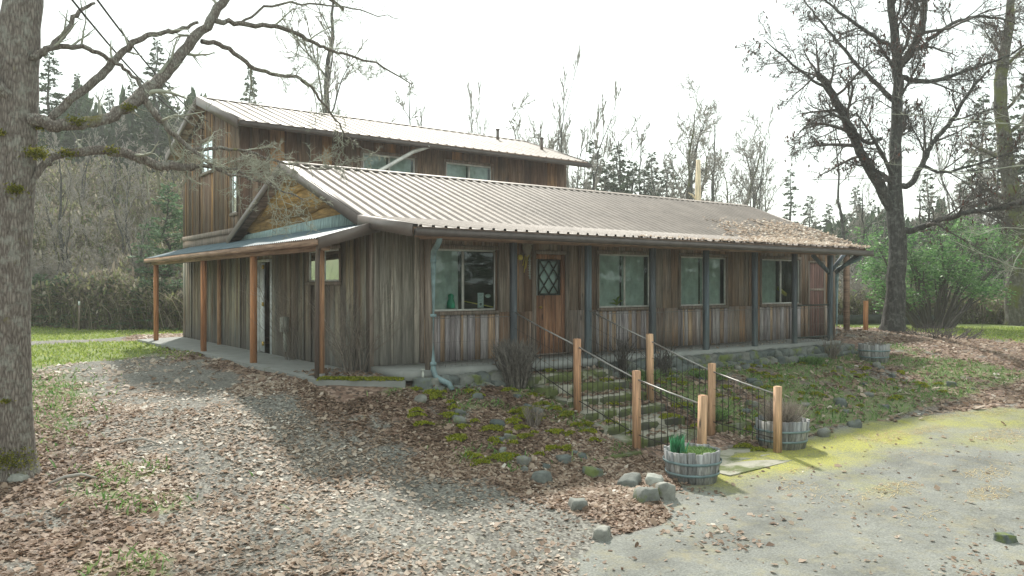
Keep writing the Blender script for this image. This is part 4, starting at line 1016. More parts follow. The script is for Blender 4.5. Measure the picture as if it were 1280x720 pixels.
def railing(x, ys, posts, label, xin):
    t = thing('wire_railing', label, 'railing', (x, ys[1], g1(x, ys[1])))
    tops = []
    for (y, zb, zt, pale) in posts:
        g = Geo(); lx, ly = rnd.uniform(-.015, .015), rnd.uniform(-.015, .015); h_ = .046
        g.hexa([(x - h_, y - h_, zb - .1), (x + h_, y - h_, zb - .1), (x + h_, y + h_, zb - .1), (x - h_, y + h_, zb - .1), (x - h_ + lx, y - h_ + ly, zt), (x + h_ + lx, y - h_ + ly, zt), (x + h_ + lx, y + h_ + ly, zt), (x - h_ + lx, y + h_ + ly, zt)], rnd.random())
        c_ = h_ - .008; g.hexa([(x - h_ + lx, y - h_ + ly, zt + .0005), (x + h_ + lx, y - h_ + ly, zt + .0005), (x + h_ + lx, y + h_ + ly, zt + .0005), (x - h_ + lx, y + h_ + ly, zt + .0005), (x - c_ + lx, y - c_ + ly, zt + .008), (x + c_ + lx, y - c_ + ly, zt + .008), (x + c_ + lx, y + c_ + ly, zt + .008), (x - c_ + lx, y + c_ + ly, zt + .008)], rnd.random()); g.build('post', M['cedar_pale'], t); tops.append((y, zb, zt))
    a0 = (11.64, .93); seq = [a0] + [(y, zt - .12) for y, zb, zt in tops]
    lo = [(11.5, .10)] + [(y, zb + .18) for y, zb, zt in tops]
    g = Geo()
    for (ya, za), (yb, zb_) in zip(seq[:-1], seq[1:]): 
        m = (ya + yb) / 2; g.tube([(x + xin, ya, za), (x + xin, m, (za + zb_) / 2 - .012), (x + xin, yb, zb_)], .013, 6)
    g.build('hand_rail', M['rod'], t)
    g = Geo()
    for (ya, za), (yb, zb_) in zip(lo[:-1], lo[1:]): g.tube([(x + xin, ya, za), (x + xin, yb, zb_)], .008, 6)
    g.build('lower_rail', M['rebar'], t)
    for k in range(len(seq) - 1):
        g = Geo(); (ya, za), (yb, zb_) = seq[k], seq[k + 1]; (yc, zc), (yd, zd) = lo[k], lo[k + 1]; n = int(abs(yb - ya) / .115)
        for i in range(1, n):
            f = i / n; yy = ya + (yb - ya) * f; f2 = (yy - yc) / (yd - yc) if yd != yc else f; f2 = max(0, min(1, f2))
            zt_ = za + (zb_ - za) * f; zl = zc + (zd - zc) * f2 - .12; w = rnd.uniform(-.006, .006)
            g.bar((x + xin + w, yy, zl), (x + xin, yy, zt_), .008, .008)
        for f in (.33, .66):
            g.bar((x + xin, ya, zc + (za - zc) * f), (x + xin, yb, zd + (zb_ - zd) * f), .004, .004)
        g.build('wire_panel', M['rebar'], t)
    return t
railing(8.68, (11.6, 9), [(9.92, -.64, .54, 1), (8.57, -1.0, .13, 1), (7.33, -1.12, -.10, 1)], 'wire railing with three cedar posts along the near left side of the steps', .0)
railing(10.5, (11.6, 9), [(10.03, -.60, .55, 1), (8.66, -1.0, .13, 1), (7.39, -1.10, -.12, 1)], 'wire railing with three cedar posts along the far right side of the steps', .0)

def barrel(x, y, z, rad, h, label, seed, fill=.82):
    t = thing('barrel_planter', label, 'planter', (x, y, z)); r = random.Random(seed); n = 22; tilt = r.uniform(-.03, .03)
    g = Geo()
    for i in range(n):
        a0 = i / n * 6.2832 + .012; a1 = (i + 1) / n * 6.2832 - .012; zt = z + h * (1 + r.uniform(-.05, .03)); dr = r.uniform(-.006, .008)
        V = []
        for (zz, rr) in ((z - .03, rad * .84), (z + h * .5, rad * .965), (zt, rad)):
            for (ro, aa) in ((rr + dr, a0), (rr + dr, a1), (rr + dr - .028, a1), (rr + dr - .028, a0)):
                V.append((x + ro * math.cos(aa) + (zz - z) * tilt, y + ro * math.sin(aa), zz))
        F = [[4 * k + q, 4 * k + (q + 1) % 4, 4 * k + 4 + (q + 1) % 4, 4 * k + 4 + q] for k in range(2) for q in range(4)] + [[8, 9, 10, 11], [3, 2, 1, 0]]
        g.add(V, F, r.random())
    g.build('staves', M['stave'], t)
    for zz, rr in ((.22, .905), (.60, .985)):
        g = Geo(); m = 36; V = []
        for i in range(m):
            a = i / m * 6.2832; wob = r.uniform(-.003, .003)
            for dz, o in ((0, .008), (.035, .012), (.035, .016), (0, .012)): V.append((x + (rad * rr + o + .004) * math.cos(a), y + (rad * rr + o + .004) * math.sin(a), z + h * zz + dz + wob))
        g.add(V, [[4 * i + q, 4 * ((i + 1) % m) + q, 4 * ((i + 1) % m) + (q + 1) % 4, 4 * i + (q + 1) % 4] for i in range(m) for q in range(4)]); g.build('hoop', M['hoop'], t)
    g = Geo(); V = [(x, y, z + h * fill + .02)] + [(x + (rad - .04) * math.cos(i / 18 * 6.2832), y + (rad - .04) * math.sin(i / 18 * 6.2832), z + h * fill) for i in range(18)]
    g.add(V, [[0, 1 + i, 1 + (i + 1) % 18, 1 + (i + 1) % 18] for i in range(18)], .3); g.build('soil', M['moss_edge'], t)
    return t
B1 = barrel(8.2, 7.08, g1(8.2, 7.08), .37, .40, 'silver half-barrel planter with bright bulb leaves at the foot of the steps', 1)
B2 = barrel(10.98, 7.65, g1(10.98, 7.65), .41, .42, 'half-barrel planter full of dry grey stems beside the last right-hand railing post', 2)
B3 = barrel(19.0, 10.6, g1(19.0, 10.6) - .02, .36, .42, 'empty blue-grey half-barrel planter on the bank near the far end of the porch', 3, .7)
rr_ = np.random.RandomState(3)
def tuft(name, x, y, z, n, h, sp, mat, label, cat, seed, lean=.25, w=.012, base=.04):
    r = np.random.RandomState(seed); G = Geo(); a = r.uniform(0, 6.28, n); q = np.sqrt(r.uniform(0, 1, n)) * base
    bx, by = x + q * np.cos(a), y + q * np.sin(a)
    blades(G, bx, by, np.full(n, z), h * r.uniform(.6, 1, n), np.full(n, w), r, lean)
    return tag(G.build(name, mat), label, cat)
z1 = g1(8.2, 7.08) + .33
tuft('bulb_leaves', 8.02, 7.16, z1, 70, .30, .05, M['daffodil'], 'clump of bright green bulb leaves sprouting in the near barrel planter', 'plant', 3, .18, .022, .09)
tuft('planter_weeds', 8.28, 7.05, z1, 900, .07, .2, M['weed'], 'low pale weeds covering the soil of the near barrel planter', 'plant', 4, .8, .014, .27)
def stems(name, x, y, z, n, h, spread, mat, label, cat, seed, rad=.006, kids=3, curl=.25, base=.1, group=None):
    r = random.Random(seed); G = Geo()
    for i in range(n):
        a = r.uniform(0, 6.28); s = r.random() ** .6; p = Vector((x + base * s * math.cos(a), y + base * s * math.sin(a), z))
        d = Vector((math.cos(a) * spread * s, math.sin(a) * spread * s, 1)).normalized(); L = h * r.uniform(.6, 1); pts = [p]
        for k in range(4):
            d = (d + Vector((r.uniform(-1, 1), r.uniform(-1, 1), r.uniform(-.6, .4))) * curl).normalized(); pts.append(pts[-1] + d * L / 4)
        c = r.random(); G.tube(pts, [rad, rad * .9, rad * .7, rad * .5, rad * .25], 3, c, False)
        for k in range(kids):
            j = r.choice((1, 2, 3)); dd = (d + Vector((r.uniform(-1, 1), r.uniform(-1, 1), r.uniform(-.2, .8)))).normalized(); q = pts[j]
            G.tube([q, q + dd * L * .16, q + dd * L * .3 + Vector((0, 0, .02))], [rad * .5, rad * .4, rad * .2], 3, c, False)
    return tag(G.build(name, mat), label, cat, group)
z2 = g1(10.98, 7.65) + .34
stems('dry_lavender', 10.98, 7.65, z2, 330, .44, .75, M['straw'], 'rounded clump of dry grey stems growing from the right barrel planter', 'plant', 5, .004, 3, .2, .2)
z3 = g1(19, 10.6) + .27
stems('dry_stalks', 19, 10.6, z3, 40, .32, .4, M['straw'], 'few dry stalks standing in the far barrel planter', 'plant', 6, .006, 2, .3, .15)
stems('pruned_shrub', 8.38, 11.22, g1(8.3, 11.2) - .02, 300, .86, .12, M['twig_mid'], 'dense grey bundle of pruned bare stems left of the steps against the porch edge', 'shrub', 7, .012, 4, .2, .20)
stems('bare_climber', 6.2, 13.1, -.12, 46, 1.75, .28, M['straw'], 'bare tangled climber standing against the side wall near the corner', 'climber', 8, .008, 5, .32, .25)
stems('bare_climber', 6.24, 16.0, -.12, 26, 2.2, .2, M['straw'], 'thin bare climber on the side wall behind the grey electric box', 'climber', 88, .005, 5, .4, .2)
stems('dead_shrub', 12.0, 11.15, g1(12, 11.15), 22, .75, .15, M['twig_dark'], 'dark dead shrub against the stone footing just right of the steps', 'shrub', 9, .014, 4, .4, .12)
stems('dead_shrub', 10.95, 11.2, g1(10.95, 11.2), 22, .95, .08, M['twig_dark'], 'slim upright dead shrub behind the right stair railing', 'shrub', 10, .014, 4, .3, .07)
stems('leafless_shrub', 18.1, 11.2, g1(18.1, 11.2), 60, .62, .4, M['straw'], 'small leafless shrub in front of the far porch end', 'shrub', 11, .006, 3, .35, .1)
stems('dry_weed', 7.62, 9.75, g1(7.62, 9.75), 70, .38, .3, M['straw'], 'upright dry weed clump on the leafy bank left of the steps', 'plant', 12, .004, 3, .2, .1)
stems('root_brush', 25.9, 12.3, g1(25.9, 12.3) - .05, 120, .55, 1.3, M['twig_dark'], 'low brushy heap of dead stems at the foot of the big dark tree', 'brush', 13, .012, 3, .5, 1.1)
# fern and perennial clumps on the right bank
for i, (x, y, lab) in enumerate(((12.9, 10.7, 'blue-green weed clump under the second front window on the bank'), (11.4, 11.1, 'green weed clump behind the upper right railing post'), (17.0, 11.1, 'leafy green weed patch below the sixth porch post'), (11.1, 9.2, 'small green weed clump beside the lower right railing'))):
    tuft('weed_clump', x, y, g1(x, y) - .01, 420, .2, .3, M['weed'], lab, 'plant', 60 + i, .9, .024, .3)

# stones
def stone(x, y, sx, sy, sz, c, seed, label, group=None):
    g = Geo(); rock(g, x, y, g1(x, y) + sz * .12, sx, sy, sz, c, seed); return tag(g.build('rock', M['stone'], smooth=False), label, 'rock', group)
def on(px, py, zg=-1.05):
    d = (EYE - zg) / ((py - 357) / 1000); p = at(px, py, d); 
    for _ in range(4): z = g1(p.x, p.y); d = (EYE - z) / ((py - 357) / 1000); p = at(px, py, d)
    return p.x, p.y
for i, (px, py, a, b, c_, col, lab) in enumerate((
    (808, 625, .13, .12, .14, .55, 'upright pointed grey rock just left of the near barrel planter'),
    (832, 620, .15, .12, .15, .85, 'pale wedge-shaped rock between the pointed rock and the near barrel planter'),
    (818, 606, .10, .09, .12, 1.0, 'small whitish rock behind the wedge-shaped one by the near planter'),
    (786, 606, .15, .12, .10, .5, 'flat grey rock a little up the bank left of the upright rocks'),
    (723, 634, .13, .10, .09, .6, 'low rounded grey rock at the edge of the gravel left of the planter'),
    (752, 672, .11, .09, .10, .8, 'lone smooth rock out on the gravel nearest the pavement'),
    (1257, 676, .10, .08, .07, .1, 'dark lump of a rock lying alone on the pavement'),
    (676, 600, .12, .10, .10, .4, 'grey rock half sunk in leaves low on the left bank'),
    (655, 580, .11, .09, .09, .65, 'light grey rock in leaves midway down the left bank'),
    (741, 593, .14, .10, .09, .3, 'dark mossy rock on the bank behind the low rounded rock'),
    (1050, 515, .13, .11, .12, .2, 'dark mossy rock on the right bank close behind the pavement edge'),
    (1068, 533, .12, .10, .10, .3, 'bluish rock on the pavement edge right of the dry-stem planter'),
    (1030, 545, .12, .09, .11, .6, 'grey rock just right of the dry-stem planter'),
    (930, 460, .14, .12, .10, .1, 'dark rock on the upper right bank below the porch'),
    (25, 600, .10, .09, .07, .9, 'pale stone at the foot of the trunk at the left edge'))):
    x, y = on(px, py); stone(x, y, a, b, c_, col, 200 + i, lab)
r = random.Random(44)
for i in range(46):
    if i < 20: x, y = r.uniform(6.1, 8.4), r.uniform(8.3, 11.2)
    else: x, y = r.uniform(11.2, 18.8), r.uniform(7.9, 11.2)
    s = r.uniform(.045, .12)
    stone(x, y, s, s * r.uniform(.7, 1), s * r.uniform(.5, .9), r.random() * .8, 300 + i,
          'small grey rock half buried in the leaves of the bank left of the steps' if i < 20 else 'small grey rock half buried on the weedy bank right of the steps',
          'small rocks on the left bank' if i < 20 else 'small rocks on the right bank')
# fallen sticks
for i, (px, py, l, a, lab) in enumerate(((92, 605, .5, .5, 'curved dead stick lying in the leaves at lower left'), (170, 562, .55, .1, 'thin dead stick on the gravel left of the drive'))):
    x, y = on(px, py, -.9); z = g1(x, y) + .03; g = Geo(); c, s = math.cos(a - .6), math.sin(a - .6)
    g.tube([(x - c * l / 2, y - s * l / 2, z), (x - c * l / 6, y - s * l / 6 + .03, z + .05), (x + c * l / 6, y + s * l / 6 + .03, z + .06), (x + c * l / 2, y + s * l / 2, z)], [.012, .02, .018, .008], 6)
    tag(g.build('fallen_stick', M['twig']), lab, 'stick')

# posts, fence and bank timbers at the back
x, y = 24.6, 14.0; g = Geo(); g.box(x - .055, x + .055, y - .055, y + .055, g1(x, y) - .1, g1(x, y) + .95, .6); tag(g.build('short_post', M['cedar']), 'short brown wooden post standing between the house and the big dark tree', 'post')
g = Geo(); pts = [at(985, 400, 37), at(1060, 400, 36), at(1180, 402, 36.5)]
for a, b in zip(pts[:-1], pts[1:]):
    for k in range(6):
        p, q = a.lerp(b, k / 6), a.lerp(b, (k + .97) / 6); z = min(g1(p.x, p.y), g1(q.x, q.y)); g.bar((p.x, p.y, z + .24), (q.x, q.y, z + .24), .10, .42)
tag(g.build('timber_edging', M['darkboard']), 'low dark timber edging across the back of the right lawn', 'edging')
x, y = 0, 0
for i, (px, dd, lab) in enumerate(((99, 30.5, 'white-topped fence stake left of the other two in front of the brush'), (172, 31, 'white-topped fence stake in the middle, in front of the brush'), (207, 31.5, 'white-topped fence stake nearest the house corner in front of the brush'))):
    p = at(px, 400, dd); z = g1(p.x, p.y); g = Geo(); g.tube([(p.x, p.y, z - .1), (p.x, p.y, z + .95)], .03, 6); o = g.build('fence_stake', M['trim']); tag(o, lab, 'stake')
    g = Geo(); g.tube([(p.x, p.y, z + .95), (p.x, p.y, z + 1.1)], .035, 6); g.build('stake_cap', M['paper'], o)

# overhead cables
for (a, b, sag, lab) in ((at(84, -8, 9), Vector((HX - .04, 22.9, 5.75)), .25, 'lower black service cable running from top left to the upper gable'), (at(116, -8, 9), Vector((HX - .04, 22.5, 5.9)), .2, 'upper black service cable running from top left to the upper gable'),
                          (at(900, 222, 30), at(1300, 203, 22), .25, 'thin cable crossing behind the big dark tree at mid height'), (at(960, 95, 32), at(1320, 92, 22), .3, 'thin cable crossing the upper branches of the big dark tree')):
    g = Geo(); g.tube([a.lerp(b, k / 14) - Vector((0, 0, sag * 4 * (k / 14) * (1 - k / 14))) for k in range(15)], .013 if 'service' in lab else .01, 5, .5, False); tag(g.build('overhead_cable', M['cable']), lab, 'cable')
# ------------------------------------------------------------------ trees
def wob(r, s): return Vector((r.gauss(0, s), r.gauss(0, s), r.gauss(0, s)))
class Tree:
    def __init__(s, seed): s.r = random.Random(seed); s.wood = Geo(); s.tw = Geo(); s.tips = []
    def limb(s, pts, rads, level, kids, klen, kr=.45, maxl=3, up=.15, sides=None, wig=.12, ang=.9, jit=0, k0=.25, minr=.004):
        """a limb through pts, with kids side branches grown recursively"""
        r = s.r; G = s.wood if level <= 1 else s.tw
        G.tube(pts, rads, sides or (10 if level == 0 else 6 if level == 1 else 4 if level == 2 else 3), .5, False)
        n = len(pts)
        if level >= maxl: s.tips.append((pts[-1], (pts[-1] - pts[-2]).normalized())); return
        for i in range(kids):
            f = k0 + (1 - k0) * (i + r.random()) / kids; j = min(int(f * (n - 1)), n - 2); q = f * (n - 1) - j
            p = pts[j].lerp(pts[j + 1], q); rr = rads[j] * (1 - q) + rads[j + 1] * q; t = (pts[j + 1] - pts[j]).normalized()
            side = t.cross(wob(r, 1)).normalized(); a = ang * r.uniform(.6, 1.25)
            d = (t * math.cos(a) + side * math.sin(a) + Vector((0, 0, up))).normalized()
            L = klen * r.uniform(.55, 1.15) * (1.05 - .5 * f); s.grow(p, d, L, max(rr * kr * r.uniform(.7, 1.1), minr), level + 1, maxl, kids, up, wig, ang, minr, kr)
    def grow(s, p, d, L, rad, level, maxl, kids, up, wig, ang, minr, kr):
        r = s.r; n = 5 if level < maxl else 3; pts = [p]; dd = d.copy()
        for k in range(n):
            dd = (dd + wob(r, wig * (1.2 if level > 1 else 1)) + Vector((0, 0, up * .35))).normalized(); pts.append(pts[-1] + dd * L / n)
        rads = [rad * (1 - .75 * k / n) for k in range(n + 1)]
        s.limb(pts, rads, level, max(2, int(kids * .8)), L * .52, kr + .12, maxl, up, None, wig, ang, 0, .2, minr)
    def done(s, name, label, cat, base, wood, tw, group=None, leaves=None, kind=None):
        t = thing(name, label, cat, base, group)
        s.wood.build('trunk', wood, t, smooth=True)
        if s.tw.n: s.tw.build('crown', tw, t)
        if leaves is not None: leaves.build('leaves', M['oakleaf'], t)
        return t

def path(pts, n, r, w):
    """smooth wobbling polyline through control points"""
    out = []; m = len(pts)
    for i in range(m - 1):
        p0 = pts[max(i - 1, 0)]; p1 = pts[i]; p2 = pts[i + 1]; p3 = pts[min(i + 2, m - 1)]
        for k in range(n):
            t = k / n; v = .5 * ((2 * p1) + (p2 - p0) * t + (2 * p0 - 5 * p1 + 4 * p2 - p3) * t * t + (3 * p1 - p0 - 3 * p2 + p3) * t ** 3)
            out.append(v + wob(r, w))
    out.append(pts[-1]); return out
def lerpr(a, n): 
    return [float(np.interp(i / (n - 1) * (len(a) - 1), range(len(a)), a)) for i in range(n)]

# ---- the trunk and boughs at the left edge
T = Tree(3); r = T.r; D = 9.4
base = at(18, 600, D); bz = g1(base.x, base.y)
tr = path([Vector((base.x, base.y, bz - .15)), at(16, 560, D), at(14, 430, D), at(16, 300, D), at(22, 180, D + .05), at(24, 60, D + .1), at(30, -60, D + .2), at(20, -260, D + .3)], 4, r, .006)
T.wood.tube(tr, lerpr([.33, .235, .205, .20, .215, .225, .20, .15], len(tr)), 16, .5, False)
for (px, py, q) in ((2, 610, .16), (40, 606, .12)):
    e = at(px, py, D - .1); T.wood.tube([at(16, 560, D), at((16 + px) / 2, 590, D - .1), Vector((e.x, e.y, bz - .05))], [.12, .1, .05], 8, .5, False)
def bough(ctrl, rads, kids, klen, maxl=4, n=5, w=.012, **k):
    pts = path([at(*c) for c in ctrl], n, r, w); T.limb(pts, lerpr(rads, len(pts)), 1, kids, klen, maxl=maxl, **k)
bough([(36, 150, D), (70, 157, 9.5), (110, 154, 9.7), (150, 140, 10), (178, 118, 10.3), (205, 92, 10.6), (235, 58, 10.9), (262, 25, 11.2), (290, -12, 11.5), (330, -60, 12)], [.085, .075, .075, .072, .085, .075, .07, .065, .06, .05], 9, .9, 3, up=.02, ang=.9, minr=.004)
bough([(178, 118, 10.3), (192, 140, 10.3), (215, 165, 10.4), (245, 192, 10.5), (280, 215, 10.6), (320, 225, 10.8)], [.06, .045, .035, .03, .02, .01], 14, .9, 4, up=-.03, ang=.9, wig=.2, minr=.004)
bough([(36, 240, D), (55, 205, 9.5), (75, 193, 9.7), (130, 187, 10), (165, 195, 10.2), (190, 205, 10.3), (215, 209, 10.4), (243, 207, 10.6)], [.03, .05, .055, .06, .062, .06, .058, .05], 7, .7, 3, up=.0, wig=.2, minr=.004)
bough([(240, 207, 10.6), (285, 212, 10.8), (335, 232, 11), (380, 250, 11.2)], [.035, .022, .015, .008], 12, .9, 4, up=-.03, wig=.2, ang=1.0, minr=.004)
bough([(235, 190, 10.6), (270, 185, 10.9), (310, 190, 11.2), (360, 205, 11.5), (400, 212, 12), (450, 196, 12.3)], [.03, .026, .02, .016, .012, .006], 14, .85, 4, up=-.05, wig=.2, minr=.004)
bough([(40, 72, D), (62, 60, 9.5), (80, 42, 9.7), (95, 18, 9.9), (118, 4, 10.1)], [.05, .04, .034, .028, .018], 6, .5, 3, up=.05, minr=.004)
bough([(44, 68, 9.45), (70, 60, 9.6), (105, 60, 9.8), (135, 73, 10), (160, 90, 10.2), (180, 112, 10.3)], [.045, .035, .03, .026, .022, .03], 7, .5, 3, up=0, minr=.004)
bough([(60, 150, 9.6), (110, 108, 9.9), (135, 85, 10.1), (160, 58, 10.3), (190, 43, 10.5), (222, 38, 10.8), (248, 28, 11.0)], [.05, .055, .05, .045, .035, .03, .02], 6, .5, 3, up=.05, minr=.004)
bough([(268, 26, 11.1), (300, 30, 11.3), (345, 33, 11.5), (372, 42, 11.7), (400, 58, 11.9), (430, 68, 12.1), (470, 80, 12.4), (515, 106, 12.8)], [.04, .036, .033, .03, .026, .02, .015, .008], 13, .85, 4, up=.0, wig=.16, minr=.004)
bough([(252, 52, 11), (280, 58, 11.2), (312, 82, 11.4), (345, 94, 11.6), (375, 98, 11.8), (395, 118, 12), (415, 142, 12.2), (430, 165, 12.4), (455, 190, 12.6)], [.035, .034, .03, .027, .024, .02, .016, .012, .006], 13, .75, 4, up=-.04, wig=.16, minr=.004)
bough([(300, 30, 11.3), (340, 8, 11.6), (400, 5, 12), (450, 14, 12.4), (500, 24, 12.8)], [.02, .018, .014, .01, .005], 9, .6, 3, up=.0, minr=.004)
bough([(36, -20, 9.6), (120, -70, 10), (230, -60, 10.6), (360, -30, 11.4), (430, 12, 12)], [.09, .07, .06, .04, .02], 10, .9, 4, up=.0, minr=.004)
bough([(10, 120, 9.3), (-60, 60, 9.0), (-160, 0, 8.8)], [.08, .06, .04], 6, .8, 3, up=.1)
lt = T.done('oak_tree', 'furrowed lichen-grey oak trunk with mossy crooked boughs at the left edge of the photo', 'tree', (base.x, base.y, bz), M['bark_near'], M['twig_lichen'])
g = Geo(); rm = np.random.RandomState(8)
for (px, py, dd, s, n) in ((46, 190, 9.3, .12, 380), (20, 235, 9.2, .10, 240), (0, 165, 9.2, .06, 90), (50, 158, 9.5, .07, 120), (95, 150, 9.55, .10, 160), (160, 133, 10.0, .08, 120), (85, 191, 9.7, .10, 140), (140, 186, 10, .08, 100), (14, 572, 9.2, .22, 700), (8, 500, 9.15, .05, 60)):
    p = at(px, py, dd); v = rm.normal(0, 1, (n, 3)) * np.array([s, s * .6, s * .55]) * .5
    blades(g, p.x + v[:, 0], p.y + v[:, 1], p.z + v[:, 2] - .02, rm.uniform(.012, .03, n), np.full(n, .02), rm, 1.0)
g.build('moss_cushions', M['trunk_moss'], lt)

# ---- the big dark tree right of the house
T = Tree(12); r = T.r; D = 26
bp = at(1115, 413, D); bz = g1(bp.x, bp.y)
tr = path([Vector((bp.x, bp.y, bz - .2)), at(1117, 400, D), at(1120, 360, D), at(1122, 310, D), at(1118, 260, D), at(1119, 210, D), at(1121, 150, D), at(1122, 90, D), at(1118, 40, D), at(1112, -20, D), at(1105, -120, D)], 4, r, .015)
T.limb(tr, lerpr([.50, .36, .30, .28, .27, .20, .18, .16, .14, .11, .05], len(tr)), 0, 15, 3.4, maxl=4, k0=.42, up=.1, kr=.4, minr=.010)
def bough(ctrl, rads, kids, klen, maxl=4, n=5, w=.02, **k):
    pts = path([at(*c) for c in ctrl], n, r, w); T.limb(pts, lerpr(rads, len(pts)), 1, kids, klen, maxl=maxl, minr=.010, **k)
bough([(1116, 262, D), (1095, 225, 25.8), (1075, 190, 25.6), (1062, 160, 25.4), (1050, 135, 25.3), (1028, 100, 25.1), (1021, 92, 25)], [.20, .17, .15, .14, .13, .11, .09], 14, 2.3, up=.0)
bough([(1060, 155, 25.4), (1040, 120, 25), (1010, 95, 24.6), (980, 70, 24.3), (955, 50, 24)], [.07, .05, .04, .03, .012], 12, 1.8, up=-.02)
bough([(1100, 175, 25.8), (1083, 178, 25.5), (1068, 163, 25.2), (1050, 145, 25), (1018, 150, 24.8), (990, 175, 24.6)], [.07, .06, .05, .04, .03, .01], 13, 2.0, up=-.06)
bough([(1122, 84, D), (1140, 62, 26.2), (1150, 38, 26.4), (1155, 10, 26.6), (1162, -40, 27)], [.16, .14, .13, .11, .06], 12, 2.4, up=.1)
bough([(1122, 235, D), (1140, 228, 26), (1155, 200, 26), (1168, 175, 26), (1190, 150, 26), (1215, 110, 26), (1240, 82, 26)], [.11, .10, .09, .08, .07, .05, .02], 14, 2.4, up=.02)
bough([(1124, 288, D), (1140, 287, 26), (1170, 278, 25.6), (1200, 268, 25), (1235, 262, 24.5), (1285, 252, 24), (1330, 240, 23)], [.13, .11, .10, .085, .07, .06, .04], 16, 2.2, up=.0)
bough([(1122, 95, D), (1150, 102, 26), (1180, 98, 26), (1215, 85, 26), (1255, 72, 25.5), (1290, 50, 25)], [.09, .08, .07, .05, .04, .02], 14, 2.4, up=.0)
bough([(1121, 130, D), (1095, 105, 26.3), (1070, 80, 26.6), (1045, 50, 27), (1020, 20, 27.3), (1000, -10, 27.5)], [.09, .075, .06, .05, .035, .015], 14, 2.3, up=.03)
bough([(1117, 60, D), (1085, 40, 26), (1050, 15, 26), (1020, -10, 26)], [.07, .06, .045, .02], 12, 2.2, up=.05)
bough([(1160, 50, 26.4), (1190, 30, 26.6), (1230, 20, 27), (1270, 30, 27)], [.08, .06, .045, .02], 13, 2.3, up=.0)
bough([(1150, 205, 26), (1180, 215, 25.5), (1220, 205, 25), (1270, 190, 24.6)], [.06, .05, .04, .02], 14, 2.2, up=.0)
lv = Geo(); rl = np.random.RandomState(4); tp = [t for t in T.tips]; 
pick = rl.choice(len(tp), min(len(tp), 4200), replace=False)
X = np.array([tuple(tp[i][0]) for i in pick]) + rl.normal(0, .05, (len(pick), 3)); leaf_mesh(lv, X[:, 0], X[:, 1], X[:, 2], rl.uniform(.035, .075, len(X)), rl, 1.2)
T.done('oak_tree', 'tall dark-barked tree with crooked limbs and dead brown leaves right of the house', 'tree', (bp.x, bp.y, bz), M['bark_dark'], M['twig_dark'], leaves=lv)
print('BIGTREES', T.tw.n)

# ---- prototypes for the woods
def bare_proto(seed, h, rad, kids=9, klen=.36, up=.22, ang=.75, k0=.3, forks=1, lean=.03, maxl=4, minr=.019):
    T = Tree(seed); r = T.r
    for f in range(forks):
        a = r.uniform(0, 6.28); sp_ = (.10 if forks > 1 else lean); c = [Vector((0, 0, -.3))]
        for k in range(1, 6):
            q = k / 5; c.append(Vector((math.cos(a) * sp_ * h * q ** 1.3 * (1.5 if forks > 1 else 1), math.sin(a) * sp_ * h * q ** 1.3 * (1.5 if forks > 1 else 1), h * q * (1 if f == 0 else r.uniform(.75, .95)))) + wob(r, .012 * h))
        pts = path(c, 3, r, .003 * h); rr = rad / (forks ** .5)
        T.limb(pts, lerpr([rr, rr * .8, rr * .62, rr * .45, rr * .28, rr * .1], len(pts)), 0, kids, klen * h, maxl=maxl, up=up, ang=ang, k0=k0, minr=minr, kr=.42)
    return T
def conifer_proto(seed, h, rad, spread=.2, dens=1.0, gap=.0, droop=-.12, needle=.36, k0=.12):
    T = Tree(seed); r = T.r; rn = np.random.RandomState(seed); pts = [Vector((0, 0, -.3))] + [Vector((wob(r, .01 * h).x, wob(r, .01 * h).y, h * k / 8)) for k in range(1, 9)]
    T.wood.tube(pts, lerpr([rad, rad * .75, rad * .5, rad * .04], len(pts)), 8, .5, False)
    fo = Geo(); nb = int(100 * dens); P = []; 
    for i in range(nb):
        f = k0 + (1 - k0) * (i + r.random()) / nb
        if r.random() < gap: continue
        z = h * f; L = h * spread * (1 - f) ** .8 * r.uniform(.4, 1.25) + .25; a = r.uniform(0, 6.28); dz = droop + .35 * f + r.uniform(-.12, .12)
        d = Vector((math.cos(a), math.sin(a), dz)).normalized(); p0 = Vector((0, 0, z)); pm = p0 + d * L * .55; pe = p0 + Vector((d.x, d.y, dz - .12)).normalized() * L
        T.wood.tube([p0, pm, pe], [.02 * h / 12 + .01, .015, .006], 4, .5, False)
        m = max(6, int(L * 24)); q = rn.uniform(.12, 1.0, m) ** .8
        base = np.array(p0)[None] * (1 - q[:, None]) + np.array(pe)[None] * q[:, None]; base[:, 2] += .06 * L * np.sin(q * 3.1)
        side = np.array([-math.sin(a), math.cos(a), 0]); off = rn.normal(0, .16, m) * L * (1.1 - q * .6)
        base += side[None] * off[:, None]; base[:, 2] -= np.abs(off) * .25 - rn.normal(0, .05, m)
        dirv = np.array(d)[None] * .7 + side[None] * np.sign(off)[:, None] * .7 + rn.normal(0, .25, (m, 3)); dirv /= np.linalg.norm(dirv, axis=1, keepdims=True)
        P.append((base, dirv))
    Bs = np.concatenate([b for b, _ in P]); Ds = np.concatenate([d for _, d in P]); m = len(Bs)
    up_ = rn.normal(0, 1, (m, 3)); sd = np.cross(Ds, up_); sd /= np.linalg.norm(sd, axis=1, keepdims=True)
    ln = rn.uniform(.5, 1.15, m)[:, None] * needle; w = ln * .30
    V = np.stack([Bs - sd * w * .3, Bs + Ds * ln * .5 - sd * w, Bs + Ds * ln, Bs + Ds * ln * .45 + sd * w], 1).reshape(-1, 3)
    V[:, 2] -= 0
    fo.add(V, np.arange(m * 4).reshape(-1, 4), np.repeat(rn.uniform(0, 1, m), 4)); T.fo = fo
    return T
